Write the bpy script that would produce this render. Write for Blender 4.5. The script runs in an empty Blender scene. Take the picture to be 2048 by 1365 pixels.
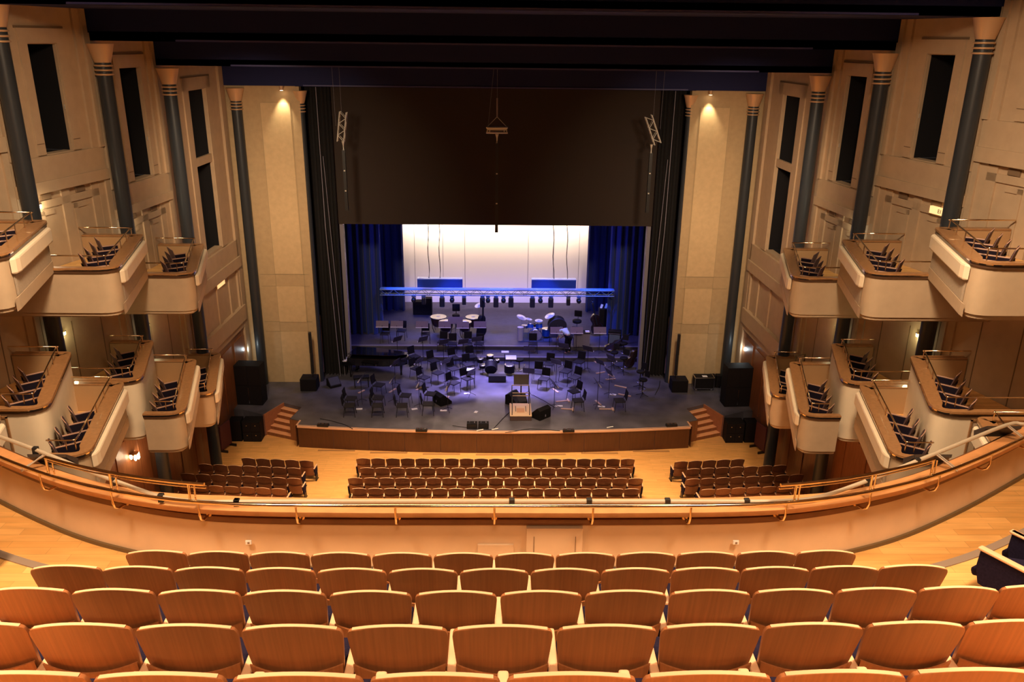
import bpy, math, random
from math import sin, cos, radians, pi, hypot, atan2
from mathutils import Vector, Matrix
random.seed(7)
S = bpy.context.scene
COL = S.collection
# ------------------------------------------------------------------ camera
CAM = Vector((0, 0, 15.7))
FPX = 1650.0
_p, _ps, _ro = radians(20.05), radians(1.24), .0124
_F = Vector((sin(_ps)*cos(_p), cos(_ps)*cos(_p), -sin(_p)))
_r0 = Vector((cos(_ps), -sin(_ps), 0)); _u0 = _r0.cross(_F)
_R = _r0*cos(_ro)+_u0*sin(_ro); _U = _u0*cos(_ro)-_r0*sin(_ro)
cd = bpy.data.cameras.new('camera'); cam = bpy.data.objects.new('camera', cd); COL.objects.link(cam)
cd.sensor_width = 36; cd.lens = FPX/2048*36; cd.clip_end = 200; cd.clip_start = .05
mw = Matrix((_R, _U, -_F)).transposed().to_4x4(); mw.translation = CAM
cam.matrix_world = mw
S.camera = cam
def ray(px, py): return _F+_R*((px-1024)/FPX)-_U*((py-682.5)/FPX)
def G(px, py, z):
    d = ray(px, py); return CAM+d*((z-CAM.z)/d.z)
def AY(px, py, y):
    d = ray(px, py); return CAM+d*(y/d.y)
# ------------------------------------------------------------------ world, exposure, lights
S.view_settings.view_transform = 'Standard'; S.view_settings.look = 'None'
S.view_settings.gamma = 1; S.view_settings.exposure = 0.35
S.view_settings.use_curve_mapping = False
w = bpy.data.worlds.new('world'); S.world = w; w.use_nodes = True
w.node_tree.nodes['Background'].inputs[0].default_value = (.9, .7, .6, 1)
w.node_tree.nodes['Background'].inputs[1].default_value = .015
def aim(o, d):
    o.rotation_euler = Vector(d).to_track_quat('-Z', 'Y').to_euler()
def area(name, loc, d, sx, sy, e, c, spread=180):
    l = bpy.data.lights.new(name, 'AREA'); l.shape = 'RECTANGLE'; l.size = sx; l.size_y = sy
    l.energy = e; l.color = c; l.spread = radians(spread)
    o = bpy.data.objects.new(name, l); COL.objects.link(o); o.location = loc; aim(o, d); return o
def spot(name, loc, d, e, c, ang=60, blend=.6, r=.1):
    l = bpy.data.lights.new(name, 'SPOT'); l.energy = e; l.color = c; l.spot_size = radians(ang); l.spot_blend = blend
    l.shadow_soft_size = r
    o = bpy.data.objects.new(name, l); COL.objects.link(o); o.location = loc; aim(o, d); return o
WARM = (1.0, .66, .38); WARM2 = (1.0, .72, .46)
# house downlights: in rows under the auditorium ceiling
area('house_downlight', (-4.5, 4.0, 19.2), (0, .05, -1), 1.6, 1.6, 420, WARM, 100)
area('house_downlight', (4.5, 4.0, 19.2), (0, .05, -1), 1.6, 1.6, 420, WARM, 100)
area('house_downlight', (0, -1.0, 19.2), (0, .3, -1), 2.5, 1.2, 190, WARM, 110)
area('house_downlight', (0, 12, 18.6), (0, .1, -1), 8, 1.5, 620, WARM, 120)
area('house_downlight', (-6, 13, 18.2), (-.50, .55, -1), 1.5, 1.5, 400, WARM2, 100)
area('house_downlight', (6, 13, 18.2), (.50, .55, -1), 1.5, 1.5, 400, WARM2, 100)
# front-of-house light on to the proscenium and the stalls floor
area('front_light', (-7.0, 22, 14.6), (-.14, 1, -.50), 1.5, 1, 120, WARM2, 60)
area('front_light', (7.0, 22, 14.6), (.14, 1, -.50), 1.5, 1, 120, WARM2, 60)
area('front_light', (0, 25.5, 15.3), (0, -.06, -1), 11, .8, 950, WARM, 66)
# stage light
VIO = (.50, .46, 1.0); BLU = (.02, .13, 1.0)
area('stage_light', (0, 36.9, 9.6), (0, -.42, -1), 9, .6, 260, (.46, .40, 1.0), 100)
spot('stage_spot', (-1.5, 36.8, 9.8), (.9, -3.6, -8.8), 14000, (.46, .36, 1.0), 46, 1.0, .2)
spot('stage_spot', (2.5, 36.8, 9.8), (-1.0, -4.2, -8.8), 14000, (.46, .37, 1.0), 46, 1.0, .2)
area('stage_light', (1.0, 38.5, 9.8), (0, .1, -1), 7, 1.5, 200, (.20, .17, 1.0), 100)
area('blue_leg_light', (-3, 37.6, 8.0), (-.55, .6, -.55), 1.5, 1.5, 13, BLU, 110)
area('blue_leg_light', (3, 37.6, 8.0), (.55, .6, -.55), 1.5, 1.5, 13, BLU, 110)
area('cyclorama_light', (0, 44.5, 7.6), (0, .85, -1), 11, .4, 420, (1.0, .72, .50), 90)
area('cyclorama_light', (0, 44.6, 1.5), (0, 1, .35), 10, .25, 30, (.36, .30, 1.0), 120)
for _x in (-4.6, -2.2, .1, 2.5, 5.0):
    spot('truss_blue_light', (_x, 38.9, 5.9), (0, 1.1, -2.2), 520, BLU, 50)
# ------------------------------------------------------------------ materials
MATS = {}
def M(name, col, rough=.6, metal=0, noise=0, nscale=8, nstretch=(1, 1, 1), bump=0, rnd=0, coat=0, emit=None, es=0, planks=None, sheen=0, coords='Object', spec=None):
    if name in MATS: return MATS[name]
    m = bpy.data.materials.new(name); m.use_nodes = True; nt = m.node_tree; N = nt.nodes; L = nt.links
    b = N['Principled BSDF']; b.inputs['Roughness'].default_value = rough; b.inputs['Metallic'].default_value = metal
    b.inputs['Coat Weight'].default_value = coat
    if spec is not None: b.inputs['Specular IOR Level'].default_value = spec
    if sheen: b.inputs['Sheen Weight'].default_value = sheen
    c4 = (*col, 1); b.inputs['Base Color'].default_value = c4
    out = None
    if noise or planks or bump or rnd:
        tc = N.new('ShaderNodeTexCoord'); mp = N.new('ShaderNodeMapping'); mp.inputs['Scale'].default_value = nstretch
        L.new(tc.outputs[coords], mp.inputs[0])
        if rnd:
            oi = N.new('ShaderNodeObjectInfo'); ad = N.new('ShaderNodeVectorMath'); ad.operation = 'ADD'
            ml = N.new('ShaderNodeVectorMath'); ml.operation = 'SCALE'; ml.inputs['Scale'].default_value = 37
            cb = N.new('ShaderNodeCombineXYZ')
            for k in range(3): L.new(oi.outputs['Random'], cb.inputs[k])
            L.new(cb.outputs[0], ml.inputs[0]); L.new(mp.outputs[0], ad.inputs[0]); L.new(ml.outputs[0], ad.inputs[1])
            vec = ad.outputs[0]
        else: vec = mp.outputs[0]
        nz = N.new('ShaderNodeTexNoise'); nz.inputs['Scale'].default_value = nscale; nz.inputs['Detail'].default_value = 6
        L.new(vec, nz.inputs['Vector'])
        cr = N.new('ShaderNodeMapRange'); cr.inputs['From Min'].default_value = .3; cr.inputs['From Max'].default_value = .7
        cr.inputs['To Min'].default_value = 1-noise; cr.inputs['To Max'].default_value = 1+noise
        L.new(nz.outputs['Fac'], cr.inputs['Value'])
        mx = N.new('ShaderNodeVectorMath'); mx.operation = 'SCALE'
        rgb = N.new('ShaderNodeRGB'); rgb.outputs[0].default_value = c4
        src = rgb.outputs[0]
        if planks:
            br = N.new('ShaderNodeTexBrick'); pw, ph, c2 = planks
            br.inputs['Scale'].default_value = 1; br.inputs['Brick Width'].default_value = pw; br.inputs['Row Height'].default_value = ph
            br.inputs['Mortar Size'].default_value = .0025; br.offset = .37
            br.inputs['Color1'].default_value = c4; br.inputs['Color2'].default_value = (*c2, 1)
            br.inputs['Mortar'].default_value = (*[x*.55 for x in col], 1)
            L.new(tc.outputs['Object'], br.inputs['Vector']); src = br.outputs['Color']
        L.new(src, mx.inputs[0]); L.new(cr.outputs[0], mx.inputs['Scale']); out = mx.outputs[0]
        if rnd:
            r2 = N.new('ShaderNodeMapRange'); r2.inputs['To Min'].default_value = 1-rnd; r2.inputs['To Max'].default_value = 1+rnd
            L.new(oi.outputs['Random'], r2.inputs['Value'])
            m2 = N.new('ShaderNodeVectorMath'); m2.operation = 'SCALE'; L.new(out, m2.inputs[0]); L.new(r2.outputs[0], m2.inputs['Scale']); out = m2.outputs[0]
        L.new(out, b.inputs['Base Color'])
        if bump:
            bp = N.new('ShaderNodeBump'); bp.inputs['Strength'].default_value = bump; bp.inputs['Distance'].default_value = .01
            L.new(nz.outputs['Fac'], bp.inputs['Height']); L.new(bp.outputs[0], b.inputs['Normal'])
    if emit:
        b.inputs['Emission Color'].default_value = (*emit, 1); b.inputs['Emission Strength'].default_value = es
    MATS[name] = m; return m
CREAM = M('cream_plaster', (.50, .365, .235), .75, noise=.05, nscale=3)
CREAM2 = M('cream_paint_light', (.82, .68, .49), .6, noise=.03, nscale=3)
PANEL = M('acoustic_panel', (.62, .45, .25), .8, noise=.06, nscale=5)
PANELD = M('acoustic_panel_frame', (.50, .36, .20), .8, noise=.06, nscale=5)
FLOORW = M('maple_floor', (.88, .47, .15), .45, noise=.12, nscale=2, nstretch=(1, 8, 1), planks=(1.1, .16, (.78, .40, .12)), coat=.25)
FLOORB = M('balcony_maple_floor', (.84, .50, .18), .38, noise=.12, nscale=2, nstretch=(1, 6, 1), planks=(.8, .13, (.68, .37, .115)), coat=.2)
BROWNW = M('walnut_wall_panel', (.26, .10, .04), .4, noise=.18, nscale=3, nstretch=(6, 6, .5), coat=.2)
CAPW = M('oak_cap', (.34, .17, .07), .35, noise=.15, nscale=4, nstretch=(3, 3, 3), coat=.3)
DARKW = M('dark_walnut_groove', (.17, .07, .03), .4, noise=.15, nscale=5)
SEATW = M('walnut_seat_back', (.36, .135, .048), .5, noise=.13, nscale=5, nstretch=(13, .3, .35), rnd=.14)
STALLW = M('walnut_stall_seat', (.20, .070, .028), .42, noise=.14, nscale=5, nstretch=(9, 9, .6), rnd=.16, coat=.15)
EDGEW = M('beech_edge', (.80, .50, .30), .45)
SEAT_BLUE = M('blue_velvet', (.016, .013, .036), .95, noise=.25, nscale=40, spec=.1)
MAUVE = M('plum_fabric', (.13, .075, .08), .9, noise=.15, nscale=40)
BLACKM = M('black_metal', (.012, .012, .014), .45)
BLACKP = M('black_paint', (.008, .007, .009), .65, spec=.2, noise=.15, nscale=6)
NAVY = M('dark_blue_column', (.028, .034, .042), .38)
GOLD = M('gold_leaf', (.72, .47, .27), .45, .4)
BRASS = M('polished_brass', (.86, .68, .46), .12, 1)
CHROME = M('chrome', (.75, .75, .78), .2, 1)
ALU = M('aluminium_truss', (.62, .60, .55), .4, .35)
CEIL = M('dark_blue_ceiling', (.003, .008, .075), .8)  # navy paint; bluish light on it is also put into the colour
BLACKV = M('black_velour', (.007, .006, .007), .95, noise=.2, nscale=30)
BORDER = M('black_scrim_border', (.034, .025, .021), .95, noise=.12, nscale=60)
BLUEV = M('blue_drape', (.008, .026, .16), .9, noise=.1, nscale=20, sheen=.2)
CYC = M('white_cyclorama', (.80, .78, .78), .9)
STAGEF = M('black_stage_floor', (.095, .092, .12), .36, noise=.4, nscale=1.1, bump=.1)
RISER = M('riser_carpet', (.07, .065, .095), .6, noise=.15, nscale=4)
WHITE = M('white_paper', (.85, .85, .86), .6)
DRUMH = M('drum_head', (.80, .83, .86), .4)
BLUES = M('blue_drum_shell', (.02, .10, .55), .25, .3)
COPPER = M('dark_copper', (.10, .05, .04), .3, .7)
LACQ = M('black_lacquer', (.006, .006, .008), .12, coat=.6)
GREY = M('grey_edge', (.20, .19, .24), .6)
TANW = M('light_plywood', (.62, .42, .28), .5, noise=.1, nscale=5)
PIPEM = M('grey_painted_pipe', (.48, .42, .33), .4)
BASSW = M('dark_varnish', (.022, .010, .008), .25, coat=.5)
LAMPG = M('lamp_glow', (1, .9, .7), .5, emit=(1, .78, .5), es=14)
LAMPC = M('lamp_glow_green', (1, 1, .7), .5, emit=(.95, 1, .35), es=5)
LAMPW = M('lamp_glow_white', (1, 1, 1), .5, emit=(.8, .95, 1), es=7)
SIGNG = M('sign_glow', (1, .8, .5), .5, emit=(1, .56, .22), es=.9)
SPOTW = M('blue_lamp_glow', (1, 1, 1), .5, emit=(.45, .6, 1), es=6)
STEPW = M('stair_tread', (.95, .47, .22), .4, noise=.1, nscale=4, nstretch=(1, 6, 1))
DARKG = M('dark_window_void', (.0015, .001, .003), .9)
# ------------------------------------------------------------------ mesh builder
class MB:
    def __init__(s, T=None): s.v = []; s.f = []; s.T = T; s.sm = []
    def add(s, vs, fs, smooth=False):
        k = len(s.v)
        for q in vs:
            q = Vector(q); s.v.append(s.T @ q if s.T is not None else q)
        for q in fs: s.f.append([k+i for i in q]); s.sm.append(smooth)
        return s
    def box(s, x0, y0, z0, x1, y1, z1):
        x0, x1 = min(x0, x1), max(x0, x1); y0, y1 = min(y0, y1), max(y0, y1); z0, z1 = min(z0, z1), max(z0, z1)
        return s.add([(x0,y0,z0),(x1,y0,z0),(x1,y1,z0),(x0,y1,z0),(x0,y0,z1),(x1,y0,z1),(x1,y1,z1),(x0,y1,z1)],
                     [(0,3,2,1),(4,5,6,7),(0,1,5,4),(1,2,6,5),(2,3,7,6),(3,0,4,7)])
    def prism(s, poly, z0, z1):
        n = len(poly); a = sum(poly[i][0]*poly[(i+1)%n][1]-poly[(i+1)%n][0]*poly[i][1] for i in range(n))
        if a < 0: poly = poly[::-1]
        return s.add([(p[0],p[1],z0) for p in poly]+[(p[0],p[1],z1) for p in poly],
                     [tuple(range(n-1,-1,-1)), tuple(range(n,2*n))]+[(i,(i+1)%n,n+(i+1)%n,n+i) for i in range(n)])
    def tube(s, pts, r, n=8, closed=False):
        pts = [Vector(p) for p in pts]; k = len(pts); vs = []; up = Vector((0,0,1))
        rs = r if isinstance(r, (list, tuple)) else [r]*k
        for i, p in enumerate(pts):
            if closed: t = pts[(i+1)%k]-pts[i-1]
            else: t = pts[min(i+1,k-1)]-pts[max(i-1,0)]
            t.normalize(); a = t.cross(up)
            if a.length < .05: a = t.cross(Vector((1,0,0)))
            a.normalize(); b = a.cross(t)
            for j in range(n):
                th = 2*pi*j/n; vs.append(p+(a*cos(th)+b*sin(th))*rs[i])
        fs = [(i*n+j, i*n+(j+1)%n, ((i+1)%k)*n+(j+1)%n, ((i+1)%k)*n+j) for i in range(k if closed else k-1) for j in range(n)]
        s.add(vs, fs, True)
        if not closed: s.add(vs[:n], [tuple(range(n-1,-1,-1))]); s.add(vs[-n:], [tuple(range(n))])
        return s
    def lathe(s, prof, c=(0,0,0), n=16, ax=None):
        vs = []; R = Matrix.Identity(3)
        if ax is not None: R = Vector((0,0,1)).rotation_difference(Vector(ax)).to_matrix()
        for r, z in prof:
            for j in range(n):
                th = 2*pi*j/n; vs.append(Vector(c)+R@Vector((r*cos(th), r*sin(th), z)))
        k = len(prof)
        fs = [(i*n+j, i*n+(j+1)%n, (i+1)*n+(j+1)%n, (i+1)*n+j) for i in range(k-1) for j in range(n)]
        s.add(vs, fs, True); s.add(vs[:n], [tuple(range(n-1,-1,-1))]); s.add(vs[-n:], [tuple(range(n))]); return s
    def cyl(s, a, b, r, n=10): return s.tube([a, b], r, n)
    def strip(s, A, B, smooth=True):
        n = len(A); return s.add(list(A)+list(B), [(i, i+1, n+i+1, n+i) for i in range(n-1)], smooth)
    def build(s, name, mat, parent=None, org=(0,0,0), flip=False, bevel=0, rot=0, kind=None):
        me = bpy.data.meshes.new(name); o_ = Vector(org)
        vs = [v-o_ for v in s.v]
        if flip:
            vs = [Vector((-v.x, v.y, v.z)) for v in vs]; fs = [f[::-1] for f in s.f]
        else: fs = s.f
        me.from_pydata([tuple(v) for v in vs], [], fs)
        me.polygons.foreach_set('use_smooth', s.sm); me.materials.append(mat); me.update()
        o = bpy.data.objects.new(name, me); COL.objects.link(o)
        if parent is not None: o.parent = parent
        else: o.location = (-o_.x if flip else o_.x, o_.y, o_.z)
        if bevel:
            b = o.modifiers.new('bevel', 'BEVEL'); b.width = bevel; b.segments = 2; b.limit_method = 'ANGLE'; b.angle_limit = radians(40)
        if kind: o['kind'] = kind
        return o
def thing(name, label, cat, loc=(0,0,0), rot=0, group=None):
    o = bpy.data.objects.new(name, None); COL.objects.link(o); o.location = loc; o.rotation_euler = (0,0,rot)
    o.empty_display_size = .1
    o['label'] = label; o['category'] = cat
    if group: o['group'] = group
    return o
def tag(o, label, cat, group=None):
    o['label'] = label; o['category'] = cat
    if group: o['group'] = group
    return o
def st(o): o['kind'] = 'structure'; return o
KIDS = {}
def dup(root, loc, rot, label, group=None, scale=None):
    if root.name not in KIDS:
        KIDS[root.name] = [(c, [g for g in COL.objects if g.parent == c]) for c in COL.objects if c.parent == root]
    r = root.copy(); COL.objects.link(r); r.location = loc; r.rotation_euler = (0,0,rot); r['label'] = label
    if group: r['group'] = group
    if scale: r.scale = (scale,)*3
    for c, gs in KIDS[root.name]:
        d = c.copy(); COL.objects.link(d); d.parent = r
        for g in gs:
            h = g.copy(); COL.objects.link(h); h.parent = d
    return r
class Kind:
    """first use moves the prototype itself, later uses copy it"""
    def __init__(s, root): s.root = root; s.used = False
    def put(s, loc, rot, label, group=None):
        if not s.used:
            s.used = True; r = s.root; r.location = loc; r.rotation_euler = (0,0,rot); r['label'] = label
            if group: r['group'] = group
            return r
        return dup(s.root, loc, rot, label, group)
ORD = ['first','second','third','fourth','fifth','sixth','seventh','eighth','ninth','tenth','eleventh','twelfth','thirteenth','fourteenth','fifteenth','sixteenth','seventeenth','eighteenth','nineteenth','twentieth','twenty-first','twenty-second','twenty-third','twenty-fourth','twenty-fifth']
# ================================================================== STRUCTURE
WALLP = [(15.2, 8), (14.2, 12), (13.3, 17.7), (12.35, 21.3), (11.52, 24.85), (11.12, 28.35), (11.05, 34.8)]
def wallx(y):
    for (xa, ya), (xb, yb) in zip(WALLP, WALLP[1:]):
        if y <= yb: return xa+(xb-xa)*(y-ya)/(yb-ya)
    return WALLP[-1][0]
# --- main floor, gently stepped stalls
mb = MB(); mb.box(-12.5, 27.25, -.3, 12.5, 47.5, 0); 
st(mb.build('floor', FLOORW))
for k in range(1, 12):
    mb = MB(); y1 = 27.25-.89*(k-1); mb.box(-13.5, y1-.89, -.3, 13.5, y1, .09*k); st(mb.build('floor', FLOORW))
# --- stage
def P2(px, py, z): q = G(px, py, z); return (q.x, q.y)
front = [(x, 29.8+.0078*x*x) for x in [-7.97+15.94*i/28 for i in range(29)]]
half = [(8.05, 30.3), (8.0, 30.75), (8.42, 30.92), (8.2, 32.05), (9.05, 32.5), (9.6, 31.3), (10.6, 31.8), (11.05, 31.9), (11.05, 36), (7.9, 36), (7.9, 47.6)]
lefth = [(-x, y) for x, y in half][::-1]
poly = front+half[1:]+lefth[:-1]
import bmesh
def ngon_prism(poly, z0, z1, name, mat, cut=None):
    me = bpy.data.meshes.new(name); bm = bmesh.new()
    vb = [bm.verts.new((x, y, z1)) for x, y in poly]; es = [bm.edges.new((vb[i], vb[(i+1)%len(vb)])) for i in range(len(vb))]
    r = bmesh.ops.triangle_fill(bm, use_beauty=True, edges=es)
    fs = list(bm.faces)
    ex = bmesh.ops.extrude_face_region(bm, geom=fs); vv = [g for g in ex['geom'] if isinstance(g, bmesh.types.BMVert)]
    for v in vv: v.co.z = z0
    bmesh.ops.recalc_face_normals(bm, faces=bm.faces); bm.to_mesh(me); bm.free(); me.materials.append(mat)
    o = bpy.data.objects.new(name, me); COL.objects.link(o); return o
st(ngon_prism(poly, -.05, .96, 'floor', STAGEF))
# stage risers
mb = MB(); mb.box(-7.6, 37.5, .95, 7.6, 47.4, 1.16); st(mb.build('floor', RISER))
mb = MB(); mb.box(-7.6, 38.5, 1.15, 7.6, 47.4, 1.36); st(mb.build('floor', RISER))
for yy, zz in ((37.5, 1.165), (38.5, 1.365)):
    mb = MB(); mb.box(-7.3, yy-.02, zz-.03, 7.3, yy+.12, zz+.006); st(mb.build('trim_1', GREY))
# stage front: curved wood panels, divided, with a pale nosing
def fy(x): return 29.8+.0078*x*x
t = thing('stage_front', 'curved walnut panelled stage front with a pale nosing', 'stage front', (0, 29.8, 0)); t['kind'] = 'structure'
del t['label'], t['category']; t.name = 'wall_stage'
for k in range(11):
    xa = -7.97+k*15.94/11; xb = xa+15.94/11-.012
    mb = MB(); xs = [xa+(xb-xa)*i/4 for i in range(5)]
    mb.strip([(x, fy(x)-.03, .0) for x in xs], [(x, fy(x)-.03, .93) for x in xs])
    mb.build('panel', M('stage_front_wood', (.095, .032, .011), .4, noise=.14, nscale=3, nstretch=(5,5,.6), coat=.2), t, (0, 29.8, 0))
mb = MB(); xs = [-7.99+i*15.98/40 for i in range(41)]
mb.strip([(x, fy(x)-.05, .94) for x in xs], [(x, fy(x)+.05, .968) for x in xs]); mb.strip([(x, fy(x)-.05, .88) for x in xs], [(x, fy(x)-.05, .94) for x in xs])
NOSE = M('nosing_wood', (.78, .45, .28), .4)
mb.build('nosing', NOSE, t, (0, 29.8, 0))
for sgn in (-1, 1):
    mb = MB(); mb.add([(sgn*7.98, 30.27, .968), (sgn*8.05, 30.3, .968), (sgn*8.0, 30.78, .968), (sgn*7.93, 30.76, .968)], [(0,1,2,3) if sgn > 0 else (3,2,1,0)]); mb.build('nosing', NOSE, t, (0, 29.8, 0))
    mb = MB(); pts = [(8.06, 30.28), (8.02, 30.73), (8.44, 30.90), (8.24, 31.95)]; pts = [(sgn*a, b) for a, b in pts]
    mb.strip([(*p, 0) for p in pts], [(*p, .955) for p in pts], False); mb.build('return_panel', BROWNW, t, (0, 29.8, 0))
    # low light strips on the floor in front
for k in range(7):
    x = -6.4+k*2.13; mb = MB(); a = .0156*x
    mb.box(x-.75, fy(x)-.22, .0, x+.75, fy(x)-.10, .012); tag(mb.build('floor_trap_strip', M('floor_strip', (.42,.22,.08), .5)), 'brown floor strip at the foot of the stage front, %s from the left' % ORD[k], 'floor strip', 'floor strips below the stage front')
# stairs each side
def stairs(sgn, lab):
    t = thing('stage_stairs', lab, 'stairs', (sgn*8.9, 31.4, 0))
    R0, R1 = Vector((8.44, 30.92)), Vector((8.2, 32.05)); L0, L1 = Vector((9.55, 31.38)), Vector((9.05, 32.5))
    n = 5
    for k in range(n):
        a = R0.lerp(R1, k/n); b = L0.lerp(L1, k/n); c = L0.lerp(L1, (k+1.15)/n); d = R0.lerp(R1, (k+1.15)/n)
        z = .06+.16*k+.1
        mb = MB(); mb.prism([(sgn*q.x, q.y) for q in (a, b, c, d)], z-.03, z); mb.build('tread', STEPW, t, (sgn*8.9, 31.4, 0))
        mb = MB(); mb.add([(sgn*a.x, a.y, max(0,z-.19)), (sgn*b.x, b.y, max(0,z-.19)), (sgn*b.x, b.y, z-.02), (sgn*a.x, a.y, z-.02)], [(0,1,2,3)]); mb.build('riser', BROWNW, t, (sgn*8.9, 31.4, 0))
    mb = MB(); mb.add([(sgn*9.62, 31.28, 0), (sgn*9.08, 32.52, 0), (sgn*9.08, 32.52, .97), (sgn*9.62, 31.28, .97)], [(0,1,2,3)])
    mb.add([(sgn*9.58, 31.3, 0), (sgn*9.04, 32.5, 0), (sgn*9.04, 32.5, .97), (sgn*9.58, 31.3, .97)], [(0,1,2,3)]); mb.add([(sgn*9.62,31.28,.97),(sgn*9.08,32.52,.97),(sgn*9.04,32.5,.97),(sgn*9.58,31.3,.97)], [(0,1,2,3)])
    mb.build('side_panel', M('stair_side', (.42,.17,.08), .4, noise=.1), t, (sgn*8.9, 31.4, 0))
stairs(-1, 'short wooden stairs up to the stage at its left end'); stairs(1, 'short wooden stairs up to the stage at its right end')

# --- columns ---------------------------------------------------------------
COLS = [(13.0, 17.8, 17.3), (11.95, 21.3, 16.35), (11.13, 24.8, 15.47), (10.66, 28.3, 14.72), (10.46, 34.62, 13.78), (7.98, 35.0, 13.68)]
cn = ['beside the nearest bay', 'behind the nearest visible boxes', 'second in from the camera', 'behind the boxes nearest the stage', 'outer edge of the pale panel', 'at the stage opening']
for sgn, sd in ((-1, 'left'), (1, 'right')):
    for i, (x, y, zt) in enumerate(COLS):
        if i == 0: continue
        zb = .96 if i >= 4 else 0; rr = .21 if i < 5 else .16
        t = thing('column', 'dark blue round column with gold capital, %s side, %s' % (sd, cn[i]), 'column', (sgn*x, y, zb), 0, 'dark blue columns on the %s side' % sd)
        o = (0, 0, 0)
        mb = MB(); mb.lathe([(rr, 0), (rr, zt-zb-.85)], n=20); mb.build('shaft', NAVY, t)
        mb = MB(); mb.lathe([(rr+.005, zt-zb-.86), (rr+.005, zt-zb-.5)], n=20); mb.build('neck', NAVY, t)
        for k in range(3):
            z = zt-zb-.82+k*.12; mb = MB(); mb.lathe([(rr+.01, z-.025), (rr+.045, z-.012), (rr+.045, z+.012), (rr+.01, z+.025)], n=20); mb.build('ring', GOLD, t)
        mb = MB(); mb.lathe([(rr+.01, zt-zb-.5), (rr+.04, zt-zb-.4), (rr+.14, zt-zb-.03), (rr+.15, zt-zb)], n=20); mb.build('capital', GOLD, t)

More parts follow.
